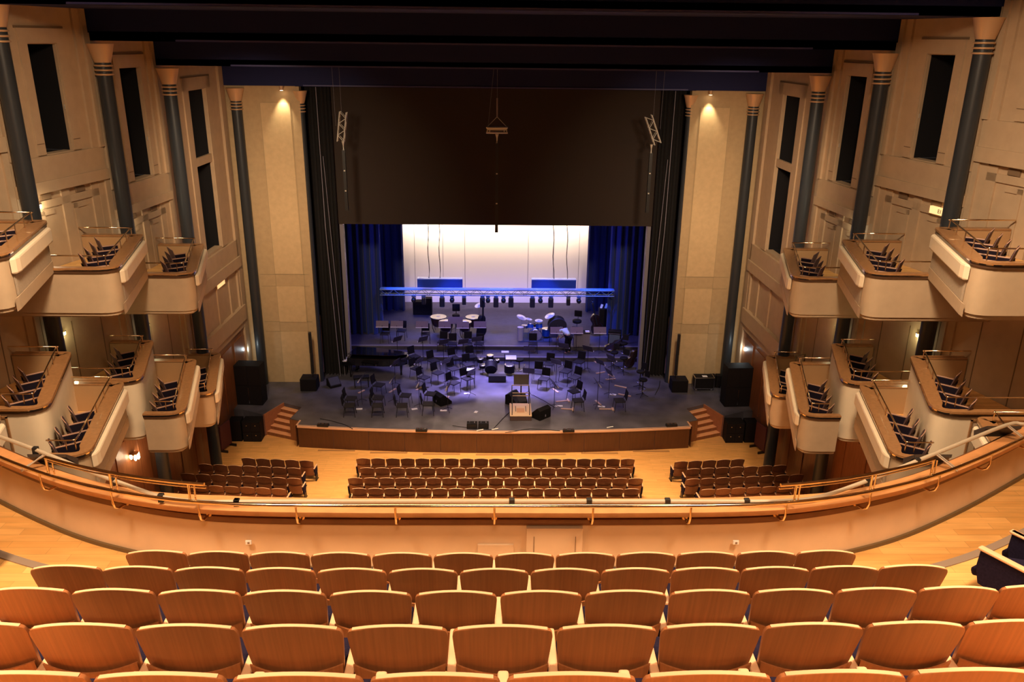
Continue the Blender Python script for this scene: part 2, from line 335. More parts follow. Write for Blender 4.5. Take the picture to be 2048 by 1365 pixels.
# --- side walls bay by bay ----------------------------------------------------
BAY = {0: dict(y0=12, y1=17.7, lb=14.2, lm=14.6, lt=15.3, wt=18.2),
       1: dict(y0=17.7, y1=21.3, lb=12.93, lm=13.3, lt=13.97, wt=17.3, win=(14.0, 16.5, .385, .67)),
       2: dict(y0=21.3, y1=24.8, lb=11.73, lm=12.03, lt=12.65, wt=16.4, win=(12.68, 15.46, .385, .67)),
       3: dict(y0=24.8, y1=28.3, lb=10.50, lm=10.77, lt=11.38, wt=15.56, win=(11.42, 14.76, .42, .755))}
wn = 0
for sgn, sd in ((-1, 'left'), (1, 'right')):
    fl = sgn < 0
    for b, B in BAY.items():
        y0, y1 = B['y0'], B['y1']; x0, x1 = wallx(y0), wallx(y1)
        d = Vector((x1-x0, y1-y0, 0)); Ln = d.length; d.normalize(); n = Vector((-d.y, d.x, 0))
        T = Matrix((d, n, Vector((0,0,1)))).transposed().to_4x4(); T.translation = Vector((x0, y0, 0))
        mb = MB(T)     # s along the wall, t into the hall
        zt = B['wt']; win = B.get('win')
        if win:
            zb_, zt_, a, c = win; a *= Ln; c *= Ln
            mb.box(0, -.3, 4.2, Ln, 0, B['lb']); mb.box(0, -.3, B['lb'], Ln, 0, zb_)
            mb.box(0, -.09, zb_, a, 0, zt_); mb.box(c, -.09, zb_, Ln, 0, zt_); mb.box(0, -.3, zt_, Ln, 0, zt+.3)
        else:
            mb.box(0, -.3, 4.2, Ln, 0, zt+.3); 
        # ledge
        mb.box(.0, 0, B['lm'], Ln-.05, .10, B['lt']); mb.box(0, 0, B['lb'], Ln-.05, .17, B['lm'])
        # corner pilasters, upper wall
        for s0, s1, tt in ((0, .22, .14), (.22, .42, .07), (Ln-.45, Ln-.2, .07), (Ln-.2, Ln-.02, .14)):
            mb.box(s0, 0, B['lt'], s1, tt, zt+.2)
            mb.box(s0, 0, 4.2, s1, tt*.8, B['lb'])
        # panelling between ledge and boxes: stiles, rails
        zb2 = B['lb']-2.6
        for s0, s1 in ((.42, .7), (Ln*.5-.16, Ln*.5+.16), (Ln-.75, Ln-.45)): mb.box(s0, 0, zb2, s1, .05, B['lb']-.05)
        mb.box(.42, 0, B['lb']-.42, Ln-.45, .05, B['lb']-.22)
        for s0 in (.8, Ln*.5+.28): mb.box(s0+.0, 0, zb2, s0+.14, .03, B['lb']-.5); mb.box(s0, 0, B['lb']-.62, s0+.5, .03, B['lb']-.5)
        st(mb.build('wall_'+sd, CREAM, flip=fl))
        # dark seams and slots as their own trim
        mb = MB(T)
        for s0 in (Ln*.25, Ln*.62): mb.box(s0, 0, B['lb']-.20, s0+.36, .045, B['lb']-.06)
        for zz in (B['lb']-6.7, ): 
            for s0 in (Ln*.33, Ln*.66): mb.box(s0, 0, zz, s0+.025, .012, zz+3.0)
        st(mb.build('trim_2', M('wall_shadow_gap', (.20,.13,.075), .8), flip=fl))
        # wood lower wall
        mb = MB(T); mb.box(0, -.3, 0, Ln, .02, 4.2)
        for s0 in (Ln*.2, Ln*.55, Ln*.85): mb.box(s0, .02, 0, s0+.5, .05, 3.6)
        st(mb.build('wall_'+sd, BROWNW, flip=fl))
        if win:
            wn += 1
            fr = MB(T); e = .30
            fr.box(a-e, 0, zb_, a-.02, .05, zt_+e*1.3); fr.box(c+.02, 0, zb_, c+e, .05, zt_+e*1.3); fr.box(a-.02, 0, zt_+.02, c+.02, .05, zt_+e*1.3)
            W = fr.build('window_%d' % wn, CREAM, flip=fl); st(W)
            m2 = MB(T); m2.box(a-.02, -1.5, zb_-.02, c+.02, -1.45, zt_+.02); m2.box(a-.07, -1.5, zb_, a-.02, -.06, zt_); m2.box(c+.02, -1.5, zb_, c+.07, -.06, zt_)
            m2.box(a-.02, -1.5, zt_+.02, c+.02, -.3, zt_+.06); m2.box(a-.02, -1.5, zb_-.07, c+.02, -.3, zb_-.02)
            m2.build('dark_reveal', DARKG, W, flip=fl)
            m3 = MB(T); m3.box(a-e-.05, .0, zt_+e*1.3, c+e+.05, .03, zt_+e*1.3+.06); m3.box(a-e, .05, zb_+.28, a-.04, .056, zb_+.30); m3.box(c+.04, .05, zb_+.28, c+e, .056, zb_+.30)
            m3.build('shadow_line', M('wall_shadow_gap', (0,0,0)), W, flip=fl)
            m4 = MB(T); m4.box(c-.03, -.02, zb_+1.1, c-.01, .0, zb_+1.22); m4.build('catch', ALU, W, flip=fl)
            # stage lights hung inside the opening
            m5 = MB(T); m5.cyl((a+.2, -.9, zb_), (a+.2, -.9, zb_+2.3), .025)
            for q in range(3): m5.lathe([(.06, 0), (.09, .05), (.09, .26)], (a+.3, -.85, zb_+.3+.62*q), 10, (.3, 1, -.6))
            m5.build('followspot_rail', M('dim_grey_metal', (.12,.10,.13), .5), W, flip=fl)
    # end bay 4: two stacked windows
    y0, y1 = 28.35, 34.55; x0, x1 = wallx(y0), 10.95
    d = Vector((x1-x0, y1-y0, 0)); Ln = d.length; d.normalize(); n = Vector((-d.y, d.x, 0))
    T = Matrix((d, n, Vector((0,0,1)))).transposed().to_4x4(); T.translation = Vector((x0, y0, 0))
    mb = MB(T); a, c = 2.6, 4.3; zs = (7.8, 11.15, 11.45, 13.85)
    mb.box(0, -.3, 4.2, Ln, 0, zs[0]); mb.box(0, -.10, zs[0], a, 0, 15.2); mb.box(c, -.10, zs[0], Ln, 0, 15.2)
    mb.box(a, -.10, zs[1], c, 0, zs[2]); mb.box(a, -.3, zs[3], c, 0, 15.2)
    mb.box(0, 0, 7.0, Ln-.35, .10, 7.70); mb.box(0, 0, 6.55, Ln-.35, .17, 7.0)
    mb.box(0, 0, 4.2, Ln-.35, .17, 4.85); mb.box(0, 0, 3.9, Ln-.35, .09, 4.2)
    for s0, s1, tt in ((.35, .6, .06), (1.6, 1.9, .06), (3.1, 3.4, .06), (4.5, 4.8, .06), (5.5, Ln-.05, .08)): mb.box(s0, 0, 4.85, s1, tt, 6.55)
    for s0, s1, tt in ((a-.5, a-.02, .05), (c+.02, c+.5, .05)): mb.box(s0, 0, 7.75, s1, tt, zs[3]+.45)
    mb.box(a-.5, 0, zs[3]+.02, c+.5, .05, zs[3]+.45); mb.box(Ln-.5, 0, 0.96, Ln, .1, 15)
    st(mb.build('wall_'+sd, CREAM, flip=fl))
    mb = MB(T); mb.box(0, -.3, 0, Ln, .01, 4.2)
    for s0 in (1.2, 2.9, 4.3): mb.box(s0, .01, .96, s0+1.1, .04, 3.6)
    mb.box(5.2, .01, .96, Ln-.5, .02, 3.5)
    st(mb.build('wall_'+sd, BROWNW, flip=fl))
    mb = MB(T)
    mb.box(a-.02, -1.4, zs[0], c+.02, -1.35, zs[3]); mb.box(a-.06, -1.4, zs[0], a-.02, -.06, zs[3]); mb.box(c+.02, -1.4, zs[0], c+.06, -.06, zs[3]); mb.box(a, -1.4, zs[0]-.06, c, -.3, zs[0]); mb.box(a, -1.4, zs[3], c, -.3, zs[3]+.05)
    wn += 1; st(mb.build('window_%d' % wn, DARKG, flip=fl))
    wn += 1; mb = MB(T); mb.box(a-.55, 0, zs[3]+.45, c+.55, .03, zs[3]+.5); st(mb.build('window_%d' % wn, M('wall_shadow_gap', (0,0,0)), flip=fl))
    # pale proscenium panel wall
    mb = MB(); mb.box(7.95, 34.8, .96, 11.1, 35.2, 14.3); st(mb.build('wall_'+sd, PANELD, flip=fl))
    mb = MB(); 
    mb.box(8.35, 34.77, 6.05, 9.55, 34.8, 13.2)
    for z0, z1 in ((3.85, 5.5), (.97, 3.4)): mb.box(8.35, 34.77, z0, 9.55, 34.8, z1)
    st(mb.build('wall_'+sd, PANEL, flip=fl))
    mb = MB()
    for z in (6.03, 5.50, 3.87, 3.40): mb.box(8.1, 34.786, z-.012, 10.2, 34.797, z+.012)
    for x in (8.32, 9.56): mb.box(x-.012, 34.786, .97, x+.012, 34.797, 13.2)
    st(mb.build('trim_3', M('panel_joint', (.42,.32,.18), .8), flip=fl))
# --- ceiling: dark stepped bulkheads
def beam(y0, y1, z0, z1, xw, name='ceiling'):
    mb = MB(); mb.box(-xw, y0, z0, xw, y1, z1); st(mb.build(name, CEIL))
beam(17.7, 21.3, 17.3, 17.6, 13.6); beam(21.3, 24.8, 16.38, 16.6, 12.7); beam(24.8, 28.3, 15.55, 15.8, 12); beam(28.3, 34.6, 14.8, 15.0, 11.4)
beam(21.3, 21.6, 16.38, 17.7, 12.7); beam(24.8, 25.1, 15.55, 16.7, 12); beam(28.3, 28.6, 14.80, 15.9, 11.4); beam(34.5, 34.8, 13.88, 15.1, 10.95)
beam(34.8, 36.6, 13.85, 14.1, 8.1)
EDGEHI = M('bulkhead_edge_highlight', (.05, .05, .20), .5)  # purple highlight along the bulkhead edges, put into strips of colour
for y, z, xw in ((21.27, 16.38, 10.2), (24.77, 15.55, 9.0), (28.27, 14.8, 8.6), (34.47, 13.88, 7.7)):
    mb = MB(); mb.box(-xw, y, z, xw, y+.03, z+.05); st(mb.build('trim_4', EDGEHI))
mb = MB(); mb.box(-15.5, -6, 19.6, 15.5, 17.7, 19.9); mb.box(-15.5, 17.5, 17.6, 15.5, 17.8, 19.9); st(mb.build('ceiling', M('auditorium_ceiling', (.3,.24,.2), .8)))
# rear shell behind the camera and lower back walls
mb = MB(); mb.box(-15.5, -6.3, 9, 15.5, -6, 19.9); mb.box(-15.5, -6, 9, -15.2, 12, 19.9); mb.box(15.2, -6, 9, 15.5, 12, 19.9); st(mb.build('wall_back', CREAM))
# --- stage house
def dr(mat, x0, x1, y, z0, z1, n, amp, name, lab, cat, grp=None, face=-1):
    mb = MB(); k = n*10
    top = []; bot = []
    for i in range(k+1):
        x = x0+(x1-x0)*i/k; ph = 2*pi*i/10; o = amp*(sin(ph)+.35*sin(ph*2.3+1)+.3*sin(ph*.37))
        bot.append((x, y+o*1.05, z0)); top.append((x, y+o*.8, z1))
    mb.strip(bot, top); mb.strip([(a, b+.03, c) for a, b, c in top], [(a, b+.03, c) for a, b, c in bot])
    return tag(mb.build(name, mat), lab, cat, grp)
mb = MB(); mb.box(-12, 47.5, 0, 12, 47.8, 15); mb.box(-12, 36.6, -.2, -11.7, 47.6, 15); mb.box(11.7, 36.6, -.2, 12, 47.6, 15); mb.box(-12, 34.9, 14.8, 12, 47.8, 15); mb.box(-12,35.2,0,-11.05,36.6,15); mb.box(11.05,35.2,0,12,36.6,15)
st(mb.build('wall_stage_rear', BLACKP))
mb = MB(); mb.box(-7.8, 45.8, 1.36, 7.8, 45.86, 10); tag(mb.build('cyclorama', CYC), 'large white backdrop screen at the rear of the stage', 'backdrop')
for x in (-4.6, -3.0, -1.75, 1.85, 3.3, 4.75):
    mb = MB(); mb.box(x-.008, 45.785, 1.9 if abs(x) < 2 else 1.5, x+.008, 45.8, 10); mb.build('seam', GREY, COL.objects['cyclorama'])
# black proscenium draperies and portals
for sgn, sd in ((-1, 'left'), (1, 'right')):
    dr(BLACKV, sgn*7.95, sgn*6.9, 35.75, .97, 13.9, 7, .09, 'proscenium_drape', 'tall black folded drape at the %s edge of the stage opening' % sd, 'curtain')
    t = thing('portal_tower', 'black portal tower beside the stage opening on the %s, lit inner edge' % sd, 'portal', (sgn*7.2, 36.2, .96))
    mb = MB(); mb.box(-.45, -.15, 0, .45, .25, 7.3); mb.build('tower_panel', BLACKV, t)
    mb = MB(); mb.box(-sgn*.46, -.17, 0, -sgn*.31, .2, 7.3); mb.build('lit_edge_strip', GREY, t)  # grey stands for the light on the tower's inner edge
    dr(BLUEV, sgn*7.9, sgn*5.75, 40.3, 1.37, 9.5, 6, .13, 'blue_leg_curtain', 'deep blue folded leg curtain on the %s of the stage, the nearer one' % sd, 'curtain', 'blue leg curtains')
    dr(BLUEV, sgn*7.9, sgn*5.06, 44.2, 1.37, 9.5, 7, .10, 'blue_leg_curtain', 'deep blue leg curtain on the %s beside the white backdrop, the farther one' % sd, 'curtain', 'blue leg curtains')
    mb = MB(); mb.tube([(sgn*7.42, 35.5, 13.8), (sgn*7.40, 35.5, 8), (sgn*7.15, 35.45, .98)], .02, 6); mb.tube([(sgn*7.3, 35.5, 11), (sgn*6.95, 35.5, .98)], .015, 6)
    tag(mb.build('hanging_cable', GREY), 'thin grey cables hanging down the black drape on the %s' % sd, 'cable')
mb = MB(); mb.box(-7.3, 35.95, 8.02, 7.3, 36.1, 13.9); tag(mb.build('border_curtain', BORDER), 'wide dark brown-black border curtain filling the upper stage opening', 'curtain')
mb = MB(); mb.box(-7.3, 36.3, 7.98, 7.3, 36.4, 8.08); mb.build('bottom_pipe', BLACKM, COL.objects['border_curtain'])
# ================================================================== SIDE BOXES
def arcpts(c, r, a0, a1, n=6): return [(c[0]+r*cos(radians(a0+(a1-a0)*i/n)), c[1]+r*sin(radians(a0+(a1-a0)*i/n))) for i in range(n+1)]
def offset_path(pts, d):
    """offset an open polyline to its right-hand side"""
    out = []
    for i, p in enumerate(pts):
        a = Vector(pts[max(i-1,0)]); b = Vector(pts[min(i+1,len(pts)-1)]); t = (b-a).normalized()
        dd = d[i] if isinstance(d, (list, tuple)) else d
        out.append((p[0]+t.y*dd, p[1]-t.x*dd))
    return out
def sweep(mb, pts, d0, d1, z0, z1, sm=True):
    """wall of rectangular section along a polyline, between two offsets"""
    A = offset_path(pts, d0); B = offset_path(pts, d1)
    A0 = [(*p, z0) for p in A]; A1 = [(*p, z1) for p in A]; B0 = [(*p, z0) for p in B]; B1 = [(*p, z1) for p in B]
    mb.strip(A0, A1, sm); mb.strip(A1, B1, sm); mb.strip(B1, B0, sm); mb.strip(B0, A0, sm)
    mb.add([A0[0], A1[0], B1[0], B0[0]], [(0,1,2,3)]); mb.add([A0[-1], B0[-1], B1[-1], A1[-1]], [(0,1,2,3)])
def round_corner(a, c, b, r, n=6):
    a, c, b = Vector(a), Vector(c), Vector(b); u = (a-c).normalized(); v = (b-c).normalized()
    ang = u.angle(v); k = r/math.tan(ang/2); p, q = c+u*k, c+v*k; out = []
    for i in range(n+1):
        t = i/n; out.append(tuple((p*(1-t)+c*t)*(1-t)+(c*(1-t)+q*t)*t))
    return out
def boxbay(sgn, N, Fp, zt, lab, wall_off=None, body=1.3, strip_=True, rail=True, floor_d=.85, xo=None, cut=.0, low=None, boxname='theatre_box'):
    """N near inner corner, Fp far inner corner (right-hand coordinates), zt top of the parapet"""
    fl = sgn < 0
    xn = xo[0] if xo else wallx(N[1])-.02; xf = xo[1] if xo else wallx(Fp[1])-.02
    t = thing(boxname, lab, 'theatre box', (sgn*N[0], N[1], zt)); org = (N[0], N[1], zt)
    pts = [(xn, N[1])]+round_corner((xn, N[1]), N, Fp, .42)+round_corner(N, Fp, (xf, Fp[1]), .18)+[(xf, Fp[1])]
    zb = zt-body if low is None else low
    # outside of the body: full-height wall, thickness to the inside (left-hand side of travel is outside)
    mb = MB(); sweep(mb, pts, 0, .14, zb+.14, zt-.07)
    sweep(mb, pts, .05, .14, zb+.05, zb+.14)
    mb.prism(offset_path(pts, .12), zb, zt-floor_d-.03)
    mb.build('parapet', CREAM if strip_ else CREAM2, t, org, fl)
    mb = MB(); mb.prism(offset_path(pts, .12), zt-floor_d-.03, zt-floor_d); mb.build('box_floor', FLOORB, t, org, fl)
    mb = MB(); capw = [.12 if i < 5 else (.12+.045*(i-4) if i < 8 else (.31 if i < len(pts)-2 else .16)) for i in range(len(pts))]
    mb = MB(); sweep(mb, pts, -.05, capw, zt-.06, zt-.02); mb.build('cap', CAPW, t, org, fl, bevel=.012)
    mb = MB(); sweep(mb, pts, -.035, [c-.02 for c in capw], zt-.16, zt-.062); mb.build('cap_band', M('dark_cap_band', (.085,.042,.022), .35, coat=.3), t, org, fl)
    mb = MB(); sweep(mb, pts, .15, .17, zt-floor_d, zt-.07); mb.build('lining', M('box_lining_wood', (.42,.26,.13), .5), t, org, fl)
    fd = (Vector(Fp)-Vector(N)); L = fd.length; fd.normalize(); nrm = Vector((-fd.y, fd.x))
    if strip_:
        s0, s1 = .30, L-.12
        def q(s, o): p = Vector(N)+fd*s+nrm*o; return (p.x, p.y)
        pl = [q(s0, 0), q(s0+.10, .10), q(s0+.26, .14), q(s1-.1, .14), q(s1, .09), q(s1, 0)]
        mb = MB(); mb.prism(pl, zt-.52, zt-.16)
        o = mb.build('front_bolster', CREAM2, t, org, fl, bevel=.05)
        mb = MB(); pl2 = [q(s0+.1, 0), q(s0+.2, .02), q(s1-.06, .02), q(s1-.04, 0)]; mb.prism(pl2, zt-body+.34, zt-.54); mb.build('front_panel', M('box_front_cloth', (.44,.35,.25), .85, noise=.08, nscale=20), t, org, fl)
    if strip_:
        mb = MB(); mb.prism([q(s0-.1, 0), q(s0+.1, .025), q(s1, .025), q(s1+.08, 0)], zt-body+.04, zt-body+.33); mb.build('bottom_band', CREAM, t, org, fl, bevel=.01)
    if rail:
        rp = [( *p, zt+.22) for p in offset_path(pts, .24)]
        rp[0] = (xn-.25, rp[0][1], zt+.22)
        mb = MB(); mb.tube(rp, .018, 8); hro = mb.build('handrail', BRASS, t, org, fl)
        a_, b_ = Vector(rp[7]), Vector(rp[8])
        for p in (Vector(rp[1]), Vector(rp[4]), a_.lerp(b_, .25), a_.lerp(b_, .5), a_.lerp(b_, .75), b_):
             mb = MB(); mb.cyl((p[0], p[1], zt-.02), (p[0], p[1], zt+.22), .014, 6); mb.build('rail_post', BRASS, hro, org, fl)
    # brass line under the cap
    mb = MB(); sweep(mb, pts, -.058, -.04, zt-.085, zt-.06); mb.build('brass_trim', BRASS, t, org, fl)
    return t
PITCHV = .55
BX = {'U': [((11.75, 13.9), (12.7, 17.4), 12.3), ((10.0, 16.5), (10.9, 19.95), 11.49), ((9.32, 19.8), (10.17, 23.5), 10.35), ((8.84, 23.5), (9.8, 27.2), 9.2)],
      'M': [None, ((10.0, 16.9), (11.15, 20.4), 7.9), ((9.62, 20.8), (10.5, 23.9), 6.95)],
      'L': [((9.6, 12.6), (10.55, 16.15), 8.1), ((8.9, 16.2), (9.85, 20.3), 7.1), ((8.45, 20.5), (9.5, 24.5), 6.1), ((9.07, 24.55), (10.03, 28.2), 4.9)]}
near = ['nearest the camera', 'second from the camera', 'third from the camera', 'nearest the stage']
for sgn, sd in ((-1, 'left'), (1, 'right')):
    for i, q in enumerate(BX['U']):
        if i == 0: continue
        boxbay(sgn, q[0], q[1], q[2], 'cream upper tier box with rounded corner on the %s wall, %s' % (sd, ['', 'nearest the camera', 'the middle one', 'nearest the stage'][i]), body=1.33, floor_d=.68)
    for i, q in enumerate(BX['M']):
        if q: boxbay(sgn, q[0], q[1], q[2], 'raised rear box with plain cream wall and wooden cap on the %s, %s' % (sd, ['', 'nearer the camera', 'nearer the stage'][i]), strip_=False, body=1.9, floor_d=.78)
    for i, q in enumerate(BX['L']):
        N_, F_, zt = q; mo = BX['M'][i] if i in (1, 2) else None
        xo = None
        if mo:
            mN, mF = mo[0], mo[1]
            f = lambda y: mN[0]+(mF[0]-mN[0])*(y-mN[1])/(mF[1]-mN[1])
            xo = (max(f(N_[1]), N_[0]+1.2), f(F_[1])) if i == 1 else (f(N_[1]), f(F_[1])+.3)
            xo = (min(xo[0], wallx(N_[1])), min(xo[1], wallx(F_[1])))
        boxbay(sgn, N_, F_, zt, 'cream lower tier front box with wooden cap on the %s wall, %s' % (sd, near[i]), xo=xo, body=1.28, floor_d=.80)
        if mo:   # panelled plinth of the raised box
            mb = MB(); mb.box(mN[0]+.9, mN[1]-.03, zt-.8, mN[0]+1.75, mN[1]+.0, zt+.55)
            tag(mb.build('box_door_frame', CREAM, None, (mN[0]+1.3, mN[1], zt-.8), sgn < 0, bevel=.01), 'cream moulded panel on the end wall of the raised box, %s, %s' % (sd, near[i]), 'wall panel')
            o = COL.objects[-1]; mb = MB()
            for b_ in ((.86, .90, -.8, .59), (1.75, 1.79, -.8, .59)): mb.box(mN[0]+b_[0], mN[1]-.05, zt+b_[2], mN[0]+b_[1], mN[1]-.02, zt+b_[3])
            mb.box(mN[0]+.86, mN[1]-.05, zt+.55, mN[0]+1.79, mN[1]-.02, zt+.6); mb.build('moulding', CAPW, o, (mN[0]+1.3, mN[1], zt-.8), sgn < 0)
# ================================================================== SEATS
def seat_proto(name, label, wood, both=False, arm=None, backm=None):
    t = thing(name, label, 'seat')
    nu = 12; VL = [0, .2, .4, .6, .78, .9, .93, .96, .985, 1]; nv = len(VL)-1
    def P(u, v, back):     # u -1..1, v 0..1
        hw = .226+.036*min(1, v*1.15)
        z = .36+.57*v
        if v > .9: hw -= .028*(1-math.sqrt(max(0, 1-((v-.9)/.1)**2)))
        z += .056*(1-abs(u)**2.0)*max(0, (v-.5)*2)-.022*v
        y = -.15*v+.045*u*u+(0 if back else .021)
        return (hw*u, y, z)
    mb = MB(); A = []
    for j in range(nv+1): A.append([P(-1+2*i/nu, VL[j], True) for i in range(nu+1)])
    B = [[P(-1+2*i/nu, VL[j], False) for i in range(nu+1)] for j in range(nv+1)]
    for j in range(nv): mb.strip(A[j], A[j+1])
    for j in range(nv): mb.strip(B[j+1], B[j])
    mb.strip([r[0] for r in A], [r[0] for r in B]); mb.strip([r[-1] for r in B], [r[-1] for r in A]); mb.strip(B[0], A[0])
    bpo = mb.build('back_panel', wood, t)
    mb = MB(); a, b = A[-1], B[-1]
    lift = lambda L_, dz: [(x, y, z+dz) for x, y, z in L_]
    mb.strip(lift(a, 0), lift(a, .003)); mb.strip(lift(a, .003), lift(b, .003)); mb.strip(lift(b, .003), lift(b, 0)); ebo = mb.build('edge_band', EDGEW, bpo)
    # lower back apron with a curved upper seam
    mb = MB(); rows = []
    for j in range(4):
        rows.append([((.224+.032*min(1, (j/3)*.7))*(-1+2*i/nu), -.018-.15*(j/3)*.62+.045*(-1+2*i/nu)**2, .26+(.36+.03*((-1+2*i/nu)**2))*(j/3)) for i in range(nu+1)])
    for j in range(3): mb.strip(rows[j], rows[j+1])
    mb.strip(rows[3], [(x, y+.012, z) for x, y, z in rows[3]])
    mb.build('lower_back', wood, t)
    # upholstered front of the back
    mb = MB(); rows = []
    for j in range(5):
        v = j/4*.93; rows.append([tuple(Vector(P((-1+2*i/6)*.93, v, False))+Vector((0, .012+.035*(1-((-1+2*i/6))**4)*(1-((j-2)/2.2)**4), 0))) for i in range(7)])
    for j in range(4): mb.strip(rows[j+1], rows[j])
    mb.build('back_cushion', MAUVE, t)
    if arm is not None: ebo.data.materials[0] = arm
    # tipped-up seat pan
    mb = MB(Matrix.Translation((0, .13, .40)) @ Matrix.Rotation(radians(-22), 4, 'X')); mb.box(-.215, 0, 0, .215, .41, .09); mb.build('seat_pan', backm or SEAT_BLUE, t, bevel=.03)
    xs = (-.272, .272) if both else (-.272,)
    for x in xs:
        mb = MB(); AZ = .575 if arm is None else .61; AE = .27 if arm is None else .45
        pr = [(.02, .22), (AE-.05, .26), (AE, .42), (AE-.01, AZ), (-.06, AZ), (-.05, .45)]
        mb.add([(x-.024, y, z) for y, z in pr]+[(x+.024, y, z) for y, z in pr], [(0,1,2,3,4,5), (11,10,9,8,7,6)]+[(i, 6+i, 6+(i+1)%6, (i+1)%6) for i in range(6)])
        sp = mb.build('side_panel', backm or SEAT_BLUE, t, bevel=.01)
        mb = MB(); aw = .036 if arm is EDGEW else .026; mb.box(x-aw, -.09, AZ, x+aw, AE+.015, AZ+.03); mb.build('armrest', arm or EDGEW, sp, bevel=.012)
        mb = MB(); mb.box(x-.02, .08, 0, x+.02, .26, .25); mb.box(x-.03, .04, 0, x+.03, .32, .02); mb.build('foot', BLACKM, t)
    return t
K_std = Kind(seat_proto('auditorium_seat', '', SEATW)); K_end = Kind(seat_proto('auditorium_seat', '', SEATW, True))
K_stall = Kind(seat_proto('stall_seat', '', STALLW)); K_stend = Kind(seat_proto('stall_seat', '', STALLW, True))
ARMW = M('rosy_wood_arm', (.42, .24, .17), .45)
K_box = Kind(seat_proto('box_seat', '', M('plum_back', (.11, .06, .06), .7), True, ARMW, M('dark_seat_velvet', (.013, .009, .017), .95, spec=.1)))
K_side = Kind(seat_proto('auditorium_seat', '', SEATW, True, EDGEW))
# balcony rows, nearest row last
ZF, RY, RZ = 10.55, .88, .465
rows = [(-3.235, 12, .539), (-3.515, 13, .541), (-2.705-2*.547, 14, .547), (-2.42-1*.548, 11, .548), (-.51-3*.55, 8, .55)]
rname = ['the farthest balcony row, against the parapet', 'the second farthest balcony row', 'the middle balcony row', 'the second nearest balcony row', 'the nearest balcony row at the bottom edge']
for k, (xa, n, pt) in enumerate(rows):
    for i in range(n):
        x = xa+(i+.5)*pt; yb = 6.15-RY*k+.105+.0042*x*x; z = ZF+RZ*k-(.015, .015, .02, .035, .015)[k]
        if abs(x) > (9.9, 9.9, 3.9, 3.3, 2.6)[k]: continue
        if k == 2: lr = '%s from the left' % ORD[i]
        else: lr = '%s from the left' % ORD[i]
        kd = K_end if i == n-1 else K_std
        kd.put((x, yb, z), -.0084*x, 'walnut-backed theatre seat in %s, %s' % (rname[k], lr), 'seats of '+rname[k])
# side seats on the balcony flanks
def bx(x, y, zz, rot, lab, grp=None): return K_side.put((x, y, zz), rot, lab, grp)
bx(5.13, 6.42, 10.55, radians(30), 'blue velvet theatre seat at the right edge, nearer of the two beside the aisle')
bx(5.60, 6.70, 10.55, radians(30), 'blue velvet theatre seat at the right edge, farther of the two beside the aisle')
bx(-5.50, 6.98, 10.55, radians(-30), 'blue velvet theatre seat cut off by the left edge beside the aisle')
# stalls
sr = [(19, .0, 27.56), (18, .0, 26.67), (19, .0, 25.78), (18, .0, 24.9), (19, .02, 24.0)]
srn = ['front row of the centre stalls', 'second row of the centre stalls', 'third row of the centre stalls', 'fourth row of the centre stalls', 'fifth row of the centre stalls']
for k, (n, xc, y) in enumerate(sr):
    for i in range(n):
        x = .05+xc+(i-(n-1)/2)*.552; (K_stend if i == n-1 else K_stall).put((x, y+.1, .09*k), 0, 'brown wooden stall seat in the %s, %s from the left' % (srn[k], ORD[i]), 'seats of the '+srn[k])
sb = [(5, 6.72, 27.35), (7, 7.0, 26.62), (8, 6.78, 25.72), (8, 7.1, 24.85)]
for sgn, sd in ((-1, 'left'), (1, 'right')):
    for k, (n, xi, y) in enumerate(sb):
        for i in range(n):
            s = (i+.5)*.55; x = xi+s*.996; yy = y+.085*s+.1
            if x > wallx(yy)-.35: continue
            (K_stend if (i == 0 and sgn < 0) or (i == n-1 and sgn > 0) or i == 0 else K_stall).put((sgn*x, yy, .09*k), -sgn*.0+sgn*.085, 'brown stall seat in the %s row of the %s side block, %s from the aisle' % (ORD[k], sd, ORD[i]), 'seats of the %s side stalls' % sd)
# box seats
def boxseats(sgn, sd, q, nm, n, off, fd, dz=0, s0=.55):
    N, Fp, zt = Vector(q[0]), Vector(q[1]), q[2]; d = (Fp-N).normalized(); o = Vector((d.y, -d.x))
    for i in range(n):
        p = N+d*(s0+i*.60)+o*off; a = atan2(d.y, d.x)
        rot = a; rot = (pi-0) if 0 else rot     # facing across the hall, turned a little to the stage
        face = -o*.92+d*.38; rz = atan2(face.y, face.x)-pi/2
        if sgn < 0: rz = -rz
        K_box.put((sgn*p.x, p.y, zt-fd+dz), rz, 'plum box seat, %s from its near end, %s, %s' % (ORD[i], nm, sd), 'seats in the %s on the %s' % (nm, sd))
for sgn, sd in ((-1, 'left'), (1, 'right')):
    for i, q in enumerate(BX['U']):
        if i: boxseats(sgn, sd, q, ['', 'nearest upper box', 'middle upper box', 'upper box closest to the stage'][i], 4, .76, .68, 0, .5)
    for i, q in enumerate(BX['M']):
        if q: boxseats(sgn, sd, q, ['', 'raised rear box nearer the camera', 'raised rear box nearer the stage'][i], 4, .78, .78, 0, .55)
    for i, q in enumerate(BX['L']):
        if i: boxseats(sgn, sd, q, ['', 'lower front box nearer the camera', 'middle lower front box', 'lower front box nearest the stage'][i], 4, .74, .80, 0, .6)
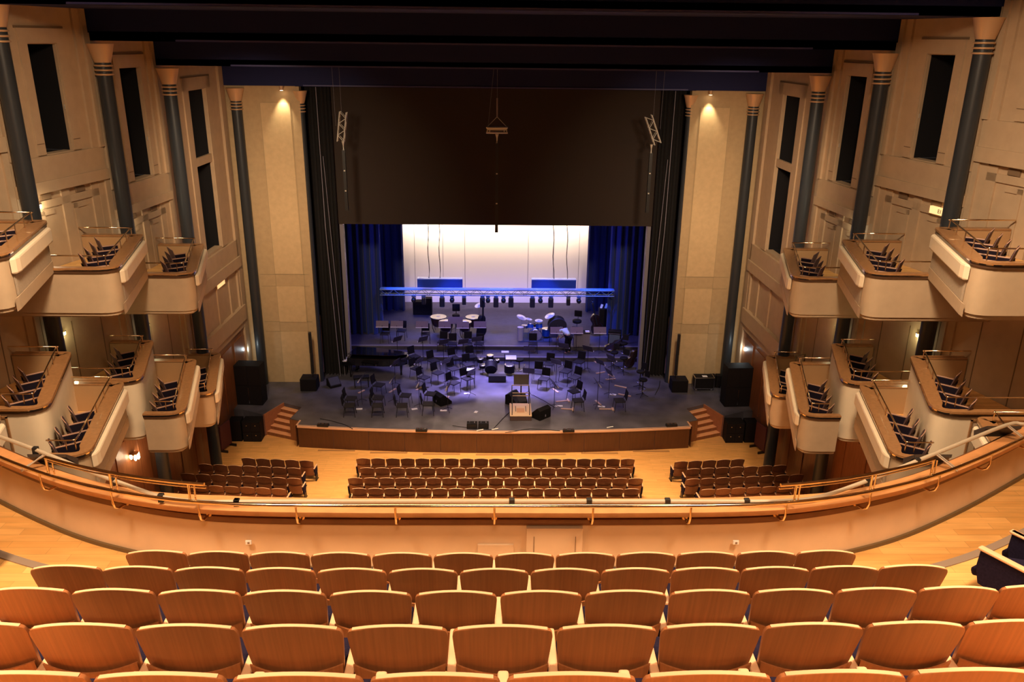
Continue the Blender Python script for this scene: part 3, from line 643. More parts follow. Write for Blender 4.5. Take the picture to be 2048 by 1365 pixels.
# ================================================================== BALCONY FLOOR, PARAPET, RAIL
half = [(0, 7.76), (1.5, 7.76), (2.8, 7.80), (3.6, 7.93), (4.3, 8.15), (4.85, 8.38), (5.44, 8.70), (6.22, 9.18), (7.26, 9.88), (8.5, 10.75), (10, 11.8)]
ctrl = [(-x, y) for x, y in half[::-1]]+half[1:]
def catmull(c, n=5):
    out = []
    for i in range(len(c)-1):
        p0, p1, p2, p3 = (Vector(c[max(i-1,0)]), Vector(c[i]), Vector(c[i+1]), Vector(c[min(i+2,len(c)-1)]))
        for k in range(n):
            t = k/n; q = .5*((2*p1)+(-p0+p2)*t+(2*p0-5*p1+4*p2-p3)*t*t+(-p0+3*p1-3*p2+p3)*t**3); out.append((q.x, q.y))
    out.append(tuple(c[-1])); return out
PATH = catmull(ctrl)      # runs left to right: right-hand offset is towards the camera
mb = MB(); sweep(mb, PATH, 0, -.12, 9.4, 10.74); st(mb.build('wall_front', M('parapet_plaster', (.66,.50,.34), .75, noise=.05, nscale=3)))
mb = MB(); sweep(mb, PATH, .02, -.10, 10.74, 10.93); sweep(mb, PATH, .05, .02, 10.78, 10.83); st(mb.build('trim_5', DARKW))
mb = MB(); sweep(mb, PATH, .17, [-.13 if abs(x) < 3 else -.13+.10*min(1, (abs(x)-3)/1.0) for x, y in PATH], 10.93, 10.985); st(mb.build('trim_6', M('orange_oak_cap', (.62,.30,.12), .38, noise=.12, nscale=5, coat=.2), bevel=.01))
mb = MB(); sweep(mb, PATH, .03, 0, 10.15, 10.20); st(mb.build('baseboard_front', M('dark_skirting', (.13,.085,.04), .5)))
wk = offset_path(PATH, 0)
aedge = offset_path(PATH, .92)
st(ngon_prism(wk+aedge[::-1], 9.9, 10.15, 'floor', FLOORB))
# row platforms (steps)
ae = [p for p in aedge]
st(ngon_prism(ae+[(10.5, 10.5), (10.5, 6.15-.22), (-10.5, 6.15-.22), (-10.5, 10.5)], 9.9, ZF, 'floor', FLOORB))
for k in range(1, 9):
    mb = MB(); y1 = 6.15-RY*(k-1)-.2; mb.box(-10.5, y1-RY-.01, ZF-.3, 10.5, y1, ZF+RZ*k); st(mb.build('floor', FLOORB))
mb = MB(); sweep(mb, offset_path(PATH, .92), 0, .09, ZF, ZF+.012); st(mb.build('trim_7', M('step_nosing_grey', (.25,.19,.15), .6)))
# access panel and sockets on the parapet
def wl(px, py): q = AY(px, py, 7.74); return q
a = wl(1053, 1054); b = wl(1162, 1130)
mb = MB(); mb.box(a.x, 7.70, b.z-.1, b.x, 7.76, a.z); st(mb.build('trim_8', M('parapet_plaster', (0,0,0)), None, (a.x, 7.74, b.z), bevel=.004))
o = COL.objects[-1]; mb = MB()
for x in (a.x+.08, b.x-.08): mb.box(x, 7.695, b.z-.1, x+.006, 7.70, a.z-.1)
mb.build('panel_joint', M('wall_shadow_gap', (0,0,0)), o, (a.x, 7.74, b.z))
a = wl(955, 1090); b = wl(1027, 1110)
mb = MB(); mb.box(a.x, 7.735, b.z-.12, b.x, 7.76, a.z); st(mb.build('trim_9', M('parapet_plaster', (0,0,0)), None, (a.x, 7.74, b.z), bevel=.004))
for i, (px, py) in enumerate(((498, 1084), (1471, 1084))):
    q = AY(px, py, 7.78 if abs(px-985) < 480 else 7.8); q.y = 7.74+.006*0
    q = AY(px, py, 7.765)
    t = thing('wall_socket', 'white wall socket on the cream parapet, %s' % ('left' if i == 0 else 'right'), 'socket', (q.x, 7.76, q.z), 0, 'parapet sockets')
    mb = MB(); mb.box(-.033, -.02, -.025, .033, .0, .025); mb.build('plate', WHITE, t, bevel=.005)
    mb = MB(); mb.box(-.009, -.026, -.009, .013, -.02, .009); mb.build('outlet', M('socket_grey', (.2,.14,.1), .5), t)
# brass rail
railp = [(x, y, 11.12) for x, y in offset_path(PATH, .25) if abs(x) < 8.3]
t = thing('brass_handrail', 'long polished brass handrail following the curved balcony parapet', 'handrail', (0, 7.5, 11.12)); ro = (0, 7.5, 11.12)
mb = MB(); mb.tube(railp, .021, 10); mb.build('rail', BRASS, t, ro)
# positions at one-metre arc length either side of centre
def along(path, s):
    mid = min(range(len(path)), key=lambda i: abs(path[i][0])); step = 1 if s >= 0 else -1; i = mid; rem = abs(s)
    while 0 <= i+step < len(path):
        a = Vector(path[i]); b = Vector(path[i+step]); l = (b-a).length
        if rem <= l: return a+(b-a)*(rem/l), (b-a).normalized()*step
        rem -= l; i += step
    return Vector(path[i]), Vector((1, 0, 0))
for k in range(-8, 9):
    p, d = along(railp, k*1.035); n = Vector((-d.y, d.x, 0)); 
    mb = MB(); z0 = 11.12
    mb.tube([p, p+Vector((0,0,-.15)), p+Vector((0,0,-.22))+n*.02, p+Vector((0,0,-.26))+n*.07, p+Vector((0,0,-.265))+n*.19], .013, 8)
    mb.lathe([(.03, 0), (.03, .012)], p+Vector((0,0,-.265))+n*.19, 10, n); mb.build('bracket', BRASS, t, ro)
# raised end rails
for sgn, sd in ((-1, 'left'), (1, 'right')):
    up = [(x, y, 11.32) for x, y in offset_path(PATH, .22) if 2.9 < sgn*x < 5.0]
    if sgn < 0: up = up[::-1]
    # `up` starts at the inner end
    tt = thing('raised_handrail', 'short raised brass rail above the main handrail at the %s bend' % sd, 'handrail', (sgn*2.95, 7.6, 11.32), 0, 'raised brass rails'); uo = (sgn*2.95, 7.6, 11.32)
    mb = MB(); mb.tube(up, .02, 10); mb.build('rail', BRASS, tt, uo)
    mb = MB(); mb.tube([(a_, b_+.03, c_-.06) for a_, b_, c_ in up], .009, 8); mb.build('lower_rail', BRASS, tt, uo)
    for i in (1, len(up)//2, len(up)-1):
        p = Vector(up[i]); mb = MB(); mb.cyl((p.x, p.y, 11.1), (p.x, p.y, 11.33), .014, 8); mb.cyl((p.x+.05, p.y+.02, 11.1), (p.x+.05, p.y+.02, 11.3), .009, 8); mb.build('post', BRASS, tt, uo)
# grey lighting pipe along the outside of the parapet
def pipe():
    L_ = [G(0, 874, 11.2), G(71, 900, 11.18), G(150, 932, 11.15), G(226, 961, 11.12), G(322, 994, 11.07), G(406, 1004, 11.04)]
    R_ = [G(1560, 1003, 11.04), G(1640, 994, 11.06), G(1735, 962, 11.12), G(1870, 908, 11.17), G(2012, 851, 11.2)]
    C_ = [G(x, 1003.5, 11.02) for x in (560, 800, 1100, 1400)]
    l0 = L_[0]*2-L_[1]; r0 = G(2048, 849, 11.2); r1 = r0+(r0-R_[-1])*1.5
    return [l0]+L_+C_+R_+[r0, r1]
pp = pipe(); sm = []
for i in range(len(pp)-1):
    p0, p1, p2, p3 = pp[max(i-1,0)], pp[i], pp[i+1], pp[min(i+2,len(pp)-1)]
    for k in range(4):
        t_ = k/4; sm.append(.5*((2*p1)+(-p0+p2)*t_+(2*p0-5*p1+4*p2-p3)*t_*t_+(-p0+3*p1-3*p2+p3)*t_**3))
sm.append(pp[-1])
t = thing('lighting_pipe', 'grey painted lighting pipe running along the top of the parapet', 'pipe', (0, 7.7, 11.02)); po = (0, 7.7, 11.02)
mb = MB(); mb.tube(sm, .024, 10); mb.build('pipe', PIPEM, t, po)
for px, py in ((70, 900), (232, 963), (470, 1003), (488, 1003), (1022, 1003), (1152, 1003), (1310, 1003), (1508, 1003), (1742, 960), (1851, 916), (330, 997)):
    q = min(sm, key=lambda v: (v-CAM).angle(ray(px, py))); mb = MB(); mb.box(q.x-.03, q.y-.03, q.z-.06, q.x+.03, q.y+.03, q.z+.035); mb.build('clamp', BLACKM, t, po, bevel=.008)
for pa, pb in (((92, 908), (60, 922)), ((1865, 910), (1912, 925)), ((2015, 852), (2045, 866))):
    q = min(sm, key=lambda v: (v-CAM).angle(ray(*pa))); s_ = 1 if q.x > 0 else -1
    mb = MB(); mb.add([q+Vector(v) for v in ((-.22*1,.02,-.02), (.22,.02,-.02), (.2,.3,-.22), (-.2,.3,-.22), (-.22,.02,-.06), (.22,.02,-.06), (.2,.28,-.3), (-.2,.28,-.3))], [(0,1,2,3),(7,6,5,4),(0,4,5,1),(1,5,6,2),(2,6,7,3),(3,7,4,0)])
    mb.build('bracket_plate', M('bracket_dark', (.05,.045,.045), .5), t, po)
    mb = MB(); mb.cyl(q, q+Vector((s_*.25, -.1, -.18)), .009, 6); mb.cyl(q+Vector((.03,0,0)), q+Vector((s_*.28, -.06, -.18)), .009, 6); mb.build('stay', ALU, t, po)
# ================================================================== STAGE ITEMS
POD = Vector((1.07, 31.5))
ZS = .965
def orch_chair():
    t = thing('orchestra_chair', '', 'chair')
    mb = MB(); mb.box(-.23, -.22, .43, .23, .22, .48); mb.build('seat', M('black_seat_pad', (.022,.020,.026), .7, spec=.2), t, bevel=.025)
    mb = MB(Matrix.Translation((0, -.24, .52)) @ Matrix.Rotation(radians(8), 4, 'X')); mb.box(-.20, -.035, 0, .20, .0, .38); mb.build('backrest', BLACKP, t, bevel=.025)
    for sx in (-1, 1):
        for sy in (-1, 1):
            mb = MB(); mb.tube([(sx*.20, sy*.19, .43), (sx*.22, sy*.24, 0)], .012, 6); mb.build('leg', BLACKM, t)
    mb = MB()
    for sx in (-1, 1): mb.tube([(sx*.19, -.2, .44), (sx*.19, -.25, .6)], .011, 6)
    mb.build('back_frame', BLACKM, t); return t
def stool_proto():
    t = thing('bass_stool', '', 'stool')
    mb = MB(); mb.lathe([(.17, .72), (.19, .74), (.19, .79), (.16, .81)], n=14); mb.build('seat', BLACKP, t)
    mb = MB(); mb.cyl((0,0,.05), (0,0,.72), .025, 8); mb.build('pole', BLACKM, t)
    for k in range(4):
        a = k*pi/2+.6; mb = MB(); mb.tube([(0,0,.10), (.28*cos(a), .28*sin(a), .01)], .015, 6); mb.build('leg', BLACKM, t)
    mb = MB(); mb.tube([(.15*cos(k*pi/6), .15*sin(k*pi/6), .28) for k in range(12)], .012, 6, True); mb.build('foot_ring', CHROME, t)
    mb = MB(Matrix.Translation((0, -.2, .86)) @ Matrix.Rotation(radians(10), 4, 'X')); mb.box(-.15, -.03, 0, .15, 0, .28); mb.build('backrest', BLACKP, t, bevel=.03)
    return t
def stand_proto(nm, paper=True, desk=.52):
    t = thing(nm, '', 'music stand')
    mb = MB(Matrix.Translation((0, 0, 1.0)) @ Matrix.Rotation(radians(-28), 4, 'X')); mb.box(-desk/2, -.012, 0, desk/2, .0, .34); dko = mb.build('desk', M('stand_desk', (.05,.04,.045), .45), t, bevel=.006)
    mb = MB(Matrix.Translation((0, 0, 1.0)) @ Matrix.Rotation(radians(-28), 4, 'X')); mb.box(-desk/2, -.06, -.01, desk/2, .0, .0); mb.box(-desk/2, -.065, -.01, desk/2, -.06, .02); mb.build('lip', M('lip_lit', (.55,.5,.55), .4), dko)  # light catching the shelf lip is put into its pale colour
    mb = MB(); mb.cyl((0, .02, .12), (0, .02, 1.1), .013, 6); mb.build('pole', BLACKM, t)
    for k in range(3):
        a = k*2*pi/3+.4; mb = MB(); mb.tube([(0, .02, .16), (.25*cos(a), .02+.25*sin(a), .01)], .010, 5); mb.build('leg', BLACKM, t)
    if paper:
        mb = MB(Matrix.Translation((0, 0, 1.0)) @ Matrix.Rotation(radians(-28), 4, 'X')); mb.box(-.2, -.02, .01, .02, -.014, .28); mb.build('sheet_music', WHITE, t)
    return t
KC = Kind(orch_chair()); KS = Kind(stool_proto()); KM = Kind(stand_proto('music_stand', False))
def zone(p):
    a = 'left' if p.x < -1.2 else ('right' if p.x > 2.6 else 'centre')
    b = 'front' if p.y < 32.7 else ('middle' if p.y < 35.2 else 'rear')
    return a, b
def seatpos(px, py, z=ZS+.46): q = G(px, py, z); return Vector((q.x, q.y))
chs = [(702,797),(699,811),(758,770),(757,796),(755,811),(811,791),(804,811),(856,808),(861,788),
       (848,755),(833,737),(876,746),(907,738),(907,766),(935,757),(829,713),(867,722),(908,716),(943,713),(937,729),
       (1075,745),(1088,758),(1098,728),(1131,743),(1149,755),(1158,724),(1148,783),(1156,801),(1239,801)]
npl = {}
cdesc = []
for i, (px, py) in enumerate(chs):
    p = seatpos(px, py); cdesc.append((p, i))
allc = sorted(cdesc, key=lambda c: (round(c[0].y/1.15), c[0].x))
def face(p, q=POD): d = Vector((q.x-p.x, q.y-p.y)); return atan2(d.y, d.x)-pi/2
rowi = {}
for p, i in allc:
    r = round(p.y/1.15); sd = 'left' if p.x < 1 else 'right'; rowi.setdefault((r, sd), []).append((p, i))
rks = sorted({r for r, s in rowi})
for (r, sd), L_ in rowi.items():
    for k, (p, i) in enumerate(sorted(L_, key=lambda c: c[0].x)):
        rot = face(p)*.72 if p.y > 34.5 else face(p)
        if p.y > 34.5: rot = (face(p) if abs(face(p)) < 9 else 0)
        KC.put((p.x, p.y, ZS), rot, 'black chair on the %s half, %s from left in its row, %s row back' % (sd, ORD[k], ORD[rks.index(r)]), 'orchestra chairs on the stage floor')
# back row on the riser
for k, (px, py) in enumerate(((770,668),(803,662),(851,668),(885,684),(905,688),(935,684),(958,688),(1108,672),(1150,682),(1066,688))):
    p = G(px, py, 1.36+.46 if py < 680 else 1.16+.46); KC.put((p.x, p.y, 1.37 if p.y > 38.6 else 1.17), pi+.12*p.x*0+random.uniform(-.2,.2), 'black chair standing on the stage riser, %s from the left' % ORD[k], 'orchestra chairs on the risers')
# bass stools on the right
for k, (px, py) in enumerate(((1227,735),(1246,747),(1279,775),(1284,792),(1246,716))):
    p = G(px, py, ZS); KS.put((p.x, p.y, ZS), face(p)+.2, 'tall black stool with chrome ring, right of the stage, %s from the rear' % ORD[[1,2,3,4,0][k]], 'tall stools at the right of the stage')
# music stands: feet positions
ms = [(723,805,-1.1),(790,772,-1.0),(786,806,-.9),(838,768,-.8),(838,815,-1.0),(895,822,-.6),(795,722,-.5),(846,722,-.5),(887,728,-.35),(926,727,-.3),(892,768,-.6),(940,792,-.6),(953,722,-.2),
      (1058,742,.2),(1057,789,.5),(1112,770,.8),(1109,816,1.0),(1127,736,.5),(1175,742,.7),(1195,815,1.1),(1218,792,1.0),(1199,770,.9),(1222,762,.9)]
for k, (px, py, r_) in enumerate(sorted(ms)):
    p = G(px, py, ZS); a, b = zone(p)
    KM.put((p.x, p.y, ZS), face(p)*1.0+.0, 'black music stand on the stage floor, %s from the left' % ORD[k], 'black music stands on the stage floor')
# stands on the risers facing the players (pale backs)
KB = Kind(stand_proto('conference_stand', False, .62))
for c in COL.objects:
    if c.parent == KB.root and c.name.startswith('desk'): c.data.materials[0] = M('stand_back_pale', (.15,.105,.115), .6)
for k, (px, py) in enumerate(((766,693),(795,693),(845,694),(890,694),(926,695),(960,694),(1112,706),(1152,706),(1198,706))):
    z = 1.165; p = G(px, py, z); p.y = max(p.y, 37.7); KB.put((p.x, p.y, z), pi*0, 'pale backed music stand at the front of the stage riser, %s from the left' % ORD[k], 'pale backed music stands on the riser')
# white papers and wooden end-pin boards and stand-edge strips on the floor
for k, (px, py, ang, ln) in enumerate(sorted(((718,819,.1,.28),(829,819,.35,.24),(887,822,0,.28),(934,788,.1,.26),(795,707,.3,.26),(1118,813,0,.32),(1203,814,-.2,.3),(1226,790,-.3,.28),(1170,701,-.3,.28),(1039,766,.1,.3),(952,825,1.2,.18),(877,795,1.2,.3)))):
    z = ZS; p = G(px, py, z); mb = MB(Matrix.Translation((p.x, p.y, z)) @ Matrix.Rotation(ang, 4, 'Z')); mb.box(-ln/2, -.065, 0, ln/2, .065, .02)
    tag(mb.build('paper_sheet', WHITE, None, (p.x, p.y, z)), 'small folded white paper on the stage floor, %s from the left' % ORD[k], 'paper', 'white papers on the stage floor')
for k, (px, py, ang, ln) in enumerate(sorted(((1124,803,.25,.56),(1134,819,-.12,.52),(1212,819,0,.58),(1221,759,.2,.48),(1241,774,-.5,.58),(1249,791,-.45,.58),(1201,746,.45,.5),(1196,806,-1.2,.5),(1111,782,-1.15,.5),(1190,724,-1.2,.4),(1222,752,-.95,.38),(723,784,1.0,.4),(785,782,1.1,.5),(838,778,1.0,.4),(894,797,1.3,.4)))):  # steeply turned strips stand for lit edges of music stand desks
    p = G(px, py, ZS); mb = MB(Matrix.Translation((p.x, p.y, ZS)) @ Matrix.Rotation(ang, 4, 'Z')); mb.box(-ln/2, -.045, 0, ln/2, .045, .022)
    o = tag(mb.build('endpin_and_edge_strip', TANW, None, (p.x, p.y, ZS)), 'pale strip lying on the stage floor, %s from the left' % ORD[k], 'floor board', 'pale strip boards on the stage floor')
    if (px, py) in ((1124,803), (1134,819), (1212,819)):
        e = Vector((cos(ang), sin(ang), 0)); c = p+e*(ln/2); mb = MB(Matrix.Translation((c.x, c.y, ZS)) @ Matrix.Rotation(ang+pi/2, 4, 'Z')); mb.box(-.16, -.045, 0, .16, .045, .03)
        mb.build('crosspiece', TANW, o, (p.x, p.y, ZS))
# --- podium
pc = (1.07, 31.4)
t = thing('conductor_podium', 'pale wooden conductor podium with a railed back at the stage front', 'podium', (pc[0], pc[1], ZS))
mb = MB(); mb.box(-.44, -.62, .0, .44, .62, .20); mb.build('platform', M('podium_base', (.10,.06,.055), .5), t, bevel=.01)
mb = MB(); mb.box(-.45, -.63, .20, .45, .63, .225); mb.build('deck', M('podium_deck', (.80,.58,.38), .5), t)
mb = MB(); mb.box(-.16, -.3, .225, .16, .12, .23); mb.build('foot_mat', M('podium_mat', (.66,.36,.2), .6), t)
for x in (-.36, .36):
    mb = MB(); mb.tube([(x, -.55, .22), (x, -.5, .9), (x, .5, 1.1), (x, .58, .22)], .016, 6); mb.build('rail_post', BLACKM, t)
for z in (1.1, .75, .62): mb = MB(); mb.cyl((-.36, .52, z), (.36, .52, z), .02, 6); mb.build('back_rail', M('rail_tan', (.5,.36,.25), .4), t)
for x in (-.2, .22): mb = MB(); mb.tube([(x, -.2, .23), (x, .1, .23), (x, .3, .24)], .013, 6); mb.build('floor_rail', BLACKM, t)
mb0 = MB()
t = thing('conductor_stand', 'wide dark conductor stand in front of the podium', 'music stand', (1.12, 32.6, ZS))
mb = MB(Matrix.Translation((0, 0, 1.0)) @ Matrix.Rotation(radians(-35), 4, 'X')); mb.box(-.32, -.02, -.15, .32, 0, .3); mb.build('desk', M('dark_brown_desk', (.07,.045,.045), .5), t, bevel=.01)
mb = MB(); mb.cyl((0, .02, .02), (0, .02, 1), .03, 8); mb.build('pole', BLACKM, t); mb = MB(); mb.box(-.25, -.2, 0, .25, .25, .03); mb.build('base', BLACKM, t)
# --- stage monitors (wedges)
def wedge(px, py, rot, lab, s=1):
    p = G(px, py, ZS); t = thing('stage_monitor', lab, 'speaker', (p.x, p.y, ZS), rot, None)
    mb = MB(); pr = [(-.3, 0), (.28, 0), (.28, .42), (.1, .5), (-.3, .12)]; pr = [(a*s, b*s) for a, b in pr]; h = .33*s
    mb.add([(-h, y, z) for y, z in pr]+[(h, y, z) for y, z in pr], [(0,1,2,3,4), (9,8,7,6,5)]+[(i, 5+i, 5+(i+1)%5, (i+1)%5) for i in range(5)]); mb.build('cabinet', BLACKP, t, bevel=.015)
    mb = MB(); mb.add([(-h+.03, -.27*s, .16*s), (h-.03, -.27*s, .16*s), (h-.03, .08*s, .49*s), (-h+.03, .08*s, .49*s)], [(0,1,2,3)]); mb.build('grille', M('grille', (.03,.03,.035), .5), t)
    mb = MB(); mb.box(-.03, .285*s, .1, .03, .29*s, .2); mb.build('connector_plate', CHROME, t)
wedge(1081, 834, -2.4, 'black wedge monitor to the right of the podium'); wedge(1029, 806, 1.0, 'black wedge monitor behind the podium on its left')
wedge(884, 806, 2.2, 'black wedge monitor on the left, behind the music stand'); wedge(1040, 806, .3, 'black wedge monitor directly behind the podium', .8)
wedge(668, 772, .6, 'black monitor cabinet beside the left black drape', .8)
# --- speaker boxes on the front edge
for k, px in enumerate((944, 967)):
    p = G(px, 858, ZS); t = thing('front_fill_speaker', 'small black front speaker at the stage edge, %s of the pair' % ('left' if k == 0 else 'right'), 'speaker', (p.x, p.y+.1, ZS), 0, 'front fill speakers')
    mb = MB(); mb.box(-.21, -.14, 0, .21, .16, .22); mb.build('cabinet', BLACKP, t, bevel=.015)
    for x in (-.1, .1): mb = MB(); mb.box(x-.012, -.05, .22, x+.012, .08, .235); mb.build('handle', CHROME, t)
    mb = MB(); mb.box(-.19, -.15, .03, .19, -.14, .19); mb.build('grille', BLACKM, t)
for k, (px, py) in enumerate(((646, 853), (843, 863), (1137, 864), (1343, 853))):
    p = G(px, py, ZS); t = thing('footlight_box', 'flat black footlight unit at the stage edge, %s from the left' % ORD[k], 'light', (p.x, p.y, ZS), .0156*p.x, 'black footlight units')
    mb = MB(); mb.box(-.23, -.08, 0, .23, .1, .10); mb.build('housing', BLACKM, t, bevel=.01)
    for x in (-.15, 0, .15): mb = MB(); mb.box(x-.05, -.05, .1, x+.05, .07, .115); mb.build('lens', M('lens_dark', (.05,.03,.03), .2), t)
for k, (px, py) in enumerate(((990, 861), (1220, 857), (960, 863))):
    p = G(px, py, ZS); mb = MB(); mb.tube([(p.x-.13, p.y, ZS+.02), (p.x, p.y+.02, ZS+.04), (p.x+.13, p.y+.05, ZS+.05)], .022, 6)
    tag(mb.build('cable_tie_roll', WHITE, None, (p.x, p.y, ZS)), 'short white roll lying at the stage edge, %s' % ['right of the front speakers', 'far right', 'in front of the speakers'][k], 'roll')
# cables
for k, pts in enumerate((((1022,822),(1005,838),(985,860),(955,858),(905,852)), ((705,858),(690,850),(662,842),(640,838)), ((1120,862),(1060,858),(1010,866)), ((1065,790),(1090,803),(1110,816)), ((1320,762),(1318,775),(1310,790)))):
    q = [G(*a, ZS+.012) for a in pts]; mb = MB(); mb.tube(q, .012, 5)
    tag(mb.build('floor_cable', BLACKM), ['black cable curving from the podium to the front speakers', 'black cable over the left stage edge', 'black cable along the stage edge right of the podium', 'black cable right of the podium rail', 'black cable near the right drape'][k], 'cable')
# --- grand piano
t = thing('grand_piano', 'black grand piano with its lid down at the left of the stage', 'piano', (-5.55, 35.9, ZS), 0)
# keyboard end to the left, tail to the right
out = [(-1.15, -.75), (-.75, -.78), (-.2, -.74), (.5, -.70), (1.2, -.55), (1.55, -.25), (1.55, .1), (1.2, .35), (.7, .45), (.3, .65), (-.2, .78), (-1.15, .78)]
R_ = Matrix.Rotation(radians(-8), 4, 'Z')
def rp(L_): return [tuple((R_ @ Vector((a, b, 0)))[:2]) for a, b in L_]
mb = MB(); mb.prism(rp(out), .62, .98); mb.build('case', LACQ, t, bevel=.02)
mb = MB(R_ @ Matrix.Translation((0, 0, .99)) @ Matrix.Rotation(radians(-7), 4, 'X') ); mb.prism([(a*.97, b*.95) for a, b in out if True], 0.06, .085); mb.build('lid', LACQ, t)
mb = MB(R_); mb.box(-1.42, -.73, .58, -1.12, .75, .74); mb.build('keyboard_shelf', LACQ, t, bevel=.01)
mb = MB(R_); mb.box(-1.40, -.62, .74, -1.22, .62, .755); mb.build('keys', WHITE, t)
for x, y in ((-1.05, -.6), (-1.05, .6), (1.2, -.05)):
    mb = MB(R_ @ Matrix.Translation((x, y, 0))); mb.lathe([(.05, 0), (.05, .1), (.04, .12), (.075, .5), (.08, .62)], n=8); mb.build('leg', LACQ, t)
mb = MB(R_); mb.cyl((-.95, 0, .12), (-.95, 0, .62), .04); mb.box(-1.0, -.15, .08, -.85, .15, .14); mb.build('pedal_lyre', LACQ, t)
t = thing('piano_bench', 'black padded piano bench in front of the left stage drape', 'bench', (-6.0, 34.3, ZS), .2)
mb = MB(); mb.box(-.35, -.18, .42, .35, .18, .5); mb.build('cushion', BLACKP, t, bevel=.02)
for x in (-.3, .3):
    for y in (-.14, .14): mb = MB(); mb.box(x-.02, y-.02, 0, x+.02, y+.02, .42); mb.build('leg', BLACKM, t)
# --- timpani
def timp(x, y, r, lab):
    t = thing('timpano', lab, 'drum', (x, y, 1.37), 0, 'timpani on the riser')
    mb = MB(); mb.lathe([(r*.25, .28), (r*.7, .36), (r*.93, .55), (r, .80)], n=18); mb.build('bowl', COPPER, t)
    mb = MB(); mb.lathe([(r, .80), (r+.025, .80), (r+.025, .84), (r, .84)], n=18); mb.build('hoop', CHROME, t)
    mb = MB(); mb.lathe([(r-.005, .835), (.01, .842)], n=18); mb.build('head', DRUMH, t)
    for k in range(4):
        a = k*pi/2+.7; mb = MB(); mb.tube([(r*cos(a), r*sin(a), .78), (r*.95*cos(a), r*.95*sin(a), .3), (r*.7*cos(a), r*.7*sin(a), .02)], .018, 6); mb.build('leg', CHROME if k % 2 else BLACKM, t)
timp(-2.95, 40.6, .40, 'kettledrum at the outer left of the four, pale head'); timp(-2.5, 39.8, .36, 'kettledrum at the inner left of the four, in front')
timp(-1.15, 40.6, .38, 'kettledrum at the outer right of the four, pale head'); timp(-1.55, 39.8, .32, 'kettledrum at the inner right of the four, in front')
t = thing('timpani_stool', 'tall black stool with a rounded backrest behind the kettledrums', 'stool', (-2.05, 40.9, 1.37))
mb = MB(); mb.lathe([(.19, .75), (.2, .78), (.2, .84), (.17, .86)], n=14); mb.build('seat', BLACKP, t)
mb = MB(); mb.box(-.2, .16, .98, .2, .22, 1.38); mb.build('backrest', BLACKP, t, bevel=.09); mb = MB(); mb.cyl((0, 0, 0), (0, 0, .75), .03); mb.cyl((0, .18, .8), (0, .18, 1.1), .02); mb.build('pole', BLACKM, t)
for k in range(4): a = k*pi/2; mb = MB(); mb.tube([(0, 0, .15), (.28*cos(a), .28*sin(a), .01)], .014, 6); mb.build('leg', CHROME, t)
t = thing('sheet_stand', 'pale music desk standing between the kettledrums', 'music stand', (-2.0, 39.1, 1.37))
mb = MB(Matrix.Translation((0, 0, .95)) @ Matrix.Rotation(radians(-25), 4, 'X')); mb.box(-.37, -.02, 0, .37, 0, .36); mb.build('desk', M('stand_back_pale', (0,0,0)), t)
mb = MB(); mb.cyl((0, 0, .1), (0, 0, 1), .014); mb.build('pole', CHROME, t)
for k in range(3): a = k*2.09+.5; mb = MB(); mb.tube([(0, 0, .5), (.35*cos(a), .35*sin(a), .0)], .012, 6); mb.build('leg', CHROME, t)
# cymbal beside the timpani
t = thing('suspended_cymbal', 'tilted cymbal on a stand to the right of the kettledrums', 'cymbal', (-.85, 41.3, 1.37))
mb = MB(); mb.cyl((0, 0, 0), (0, 0, 1.25), .014); mb.build('stand', CHROME, t); mb = MB(); mb.lathe([(.25, 0), (.05, .02), (.0, .04)], (0, 0, 1.25), 16, (-.35, -.25, 1)); mb.build('cymbal', M('cymbal_pale', (.75,.72,.7), .3, .5), t)
# cased double bass / dark upright
def dbass(x, y, z, h, lean, rot, lab, mat=BASSW, nm='double_bass'):
    t = thing(nm, lab, 'double bass', (x, y, z), rot)
    T = Matrix.Rotation(lean[0], 4, 'X') @ Matrix.Rotation(lean[1], 4, 'Y')
    prof = [(.16, .0), (.30, .10), (.33, .25), (.29, .42), (.20, .52), (.19, .60), (.24, .72), (.25, .82), (.18, .95), (.06, 1.03)]
    s = h/1.85; mb = MB(T); n = 16; vs = []; k = len(prof)
    for r, zz in prof:
        for j in range(n): th = 2*pi*j/n; c_, s_ = cos(th), sin(th); vs.append((r*s*math.copysign(abs(c_)**.7, c_), .11*s*math.copysign(abs(s_)**.5, s_), (zz+.12)*s))
    mb.add(vs, [(i*n+j, i*n+(j+1)%n, (i+1)*n+(j+1)%n, (i+1)*n+j) for i in range(k-1) for j in range(n)], True); mb.add(vs[:n], [tuple(range(n-1,-1,-1))]); mb.add(vs[-n:], [tuple(range(n))]); mb.build('body', mat, t)
    mb = MB(T); mb.box(-.03*s, -.12*s, 1.1*s, .03*s, -.06*s, 1.75*s); mb.box(-.035*s, -.12*s, .6*s, .035*s, -.115*s, 1.1*s); mb.build('neck', BLACKM, t)
    mb = MB(T); mb.tube([(0, -.09*s, 1.75*s), (0, -.06*s, 1.85*s), (0, -.12*s, 1.9*s), (0, -.15*s, 1.85*s)], .035*s, 8); mb.build('scroll', mat, t)
    mb = MB(T); mb.cyl((0, 0, 0), (0, 0, .13*s), .01); mb.build('endpin', CHROME, t)
dbass(-.70, 39.75, 1.37, 1.95, (0, .0), .9, 'dark soft-cased string bass standing upright to the right of the kettledrums', BLACKP, 'cased_double_bass')
dbass(5.35, 40.2, 1.37, 1.95, (0, -.25), .3, 'dark double bass leaning by the blue curtain at the right')
dbass(5.45, 38.3, 1.17, 1.8, (-1.15, .5), -.5, 'dark double bass laid on its side on the riser at the right')
dbass(6.25, 36.6, .97, 1.7, (.1, .5), .4, 'dark double bass resting against a stool at the right of the stage floor')
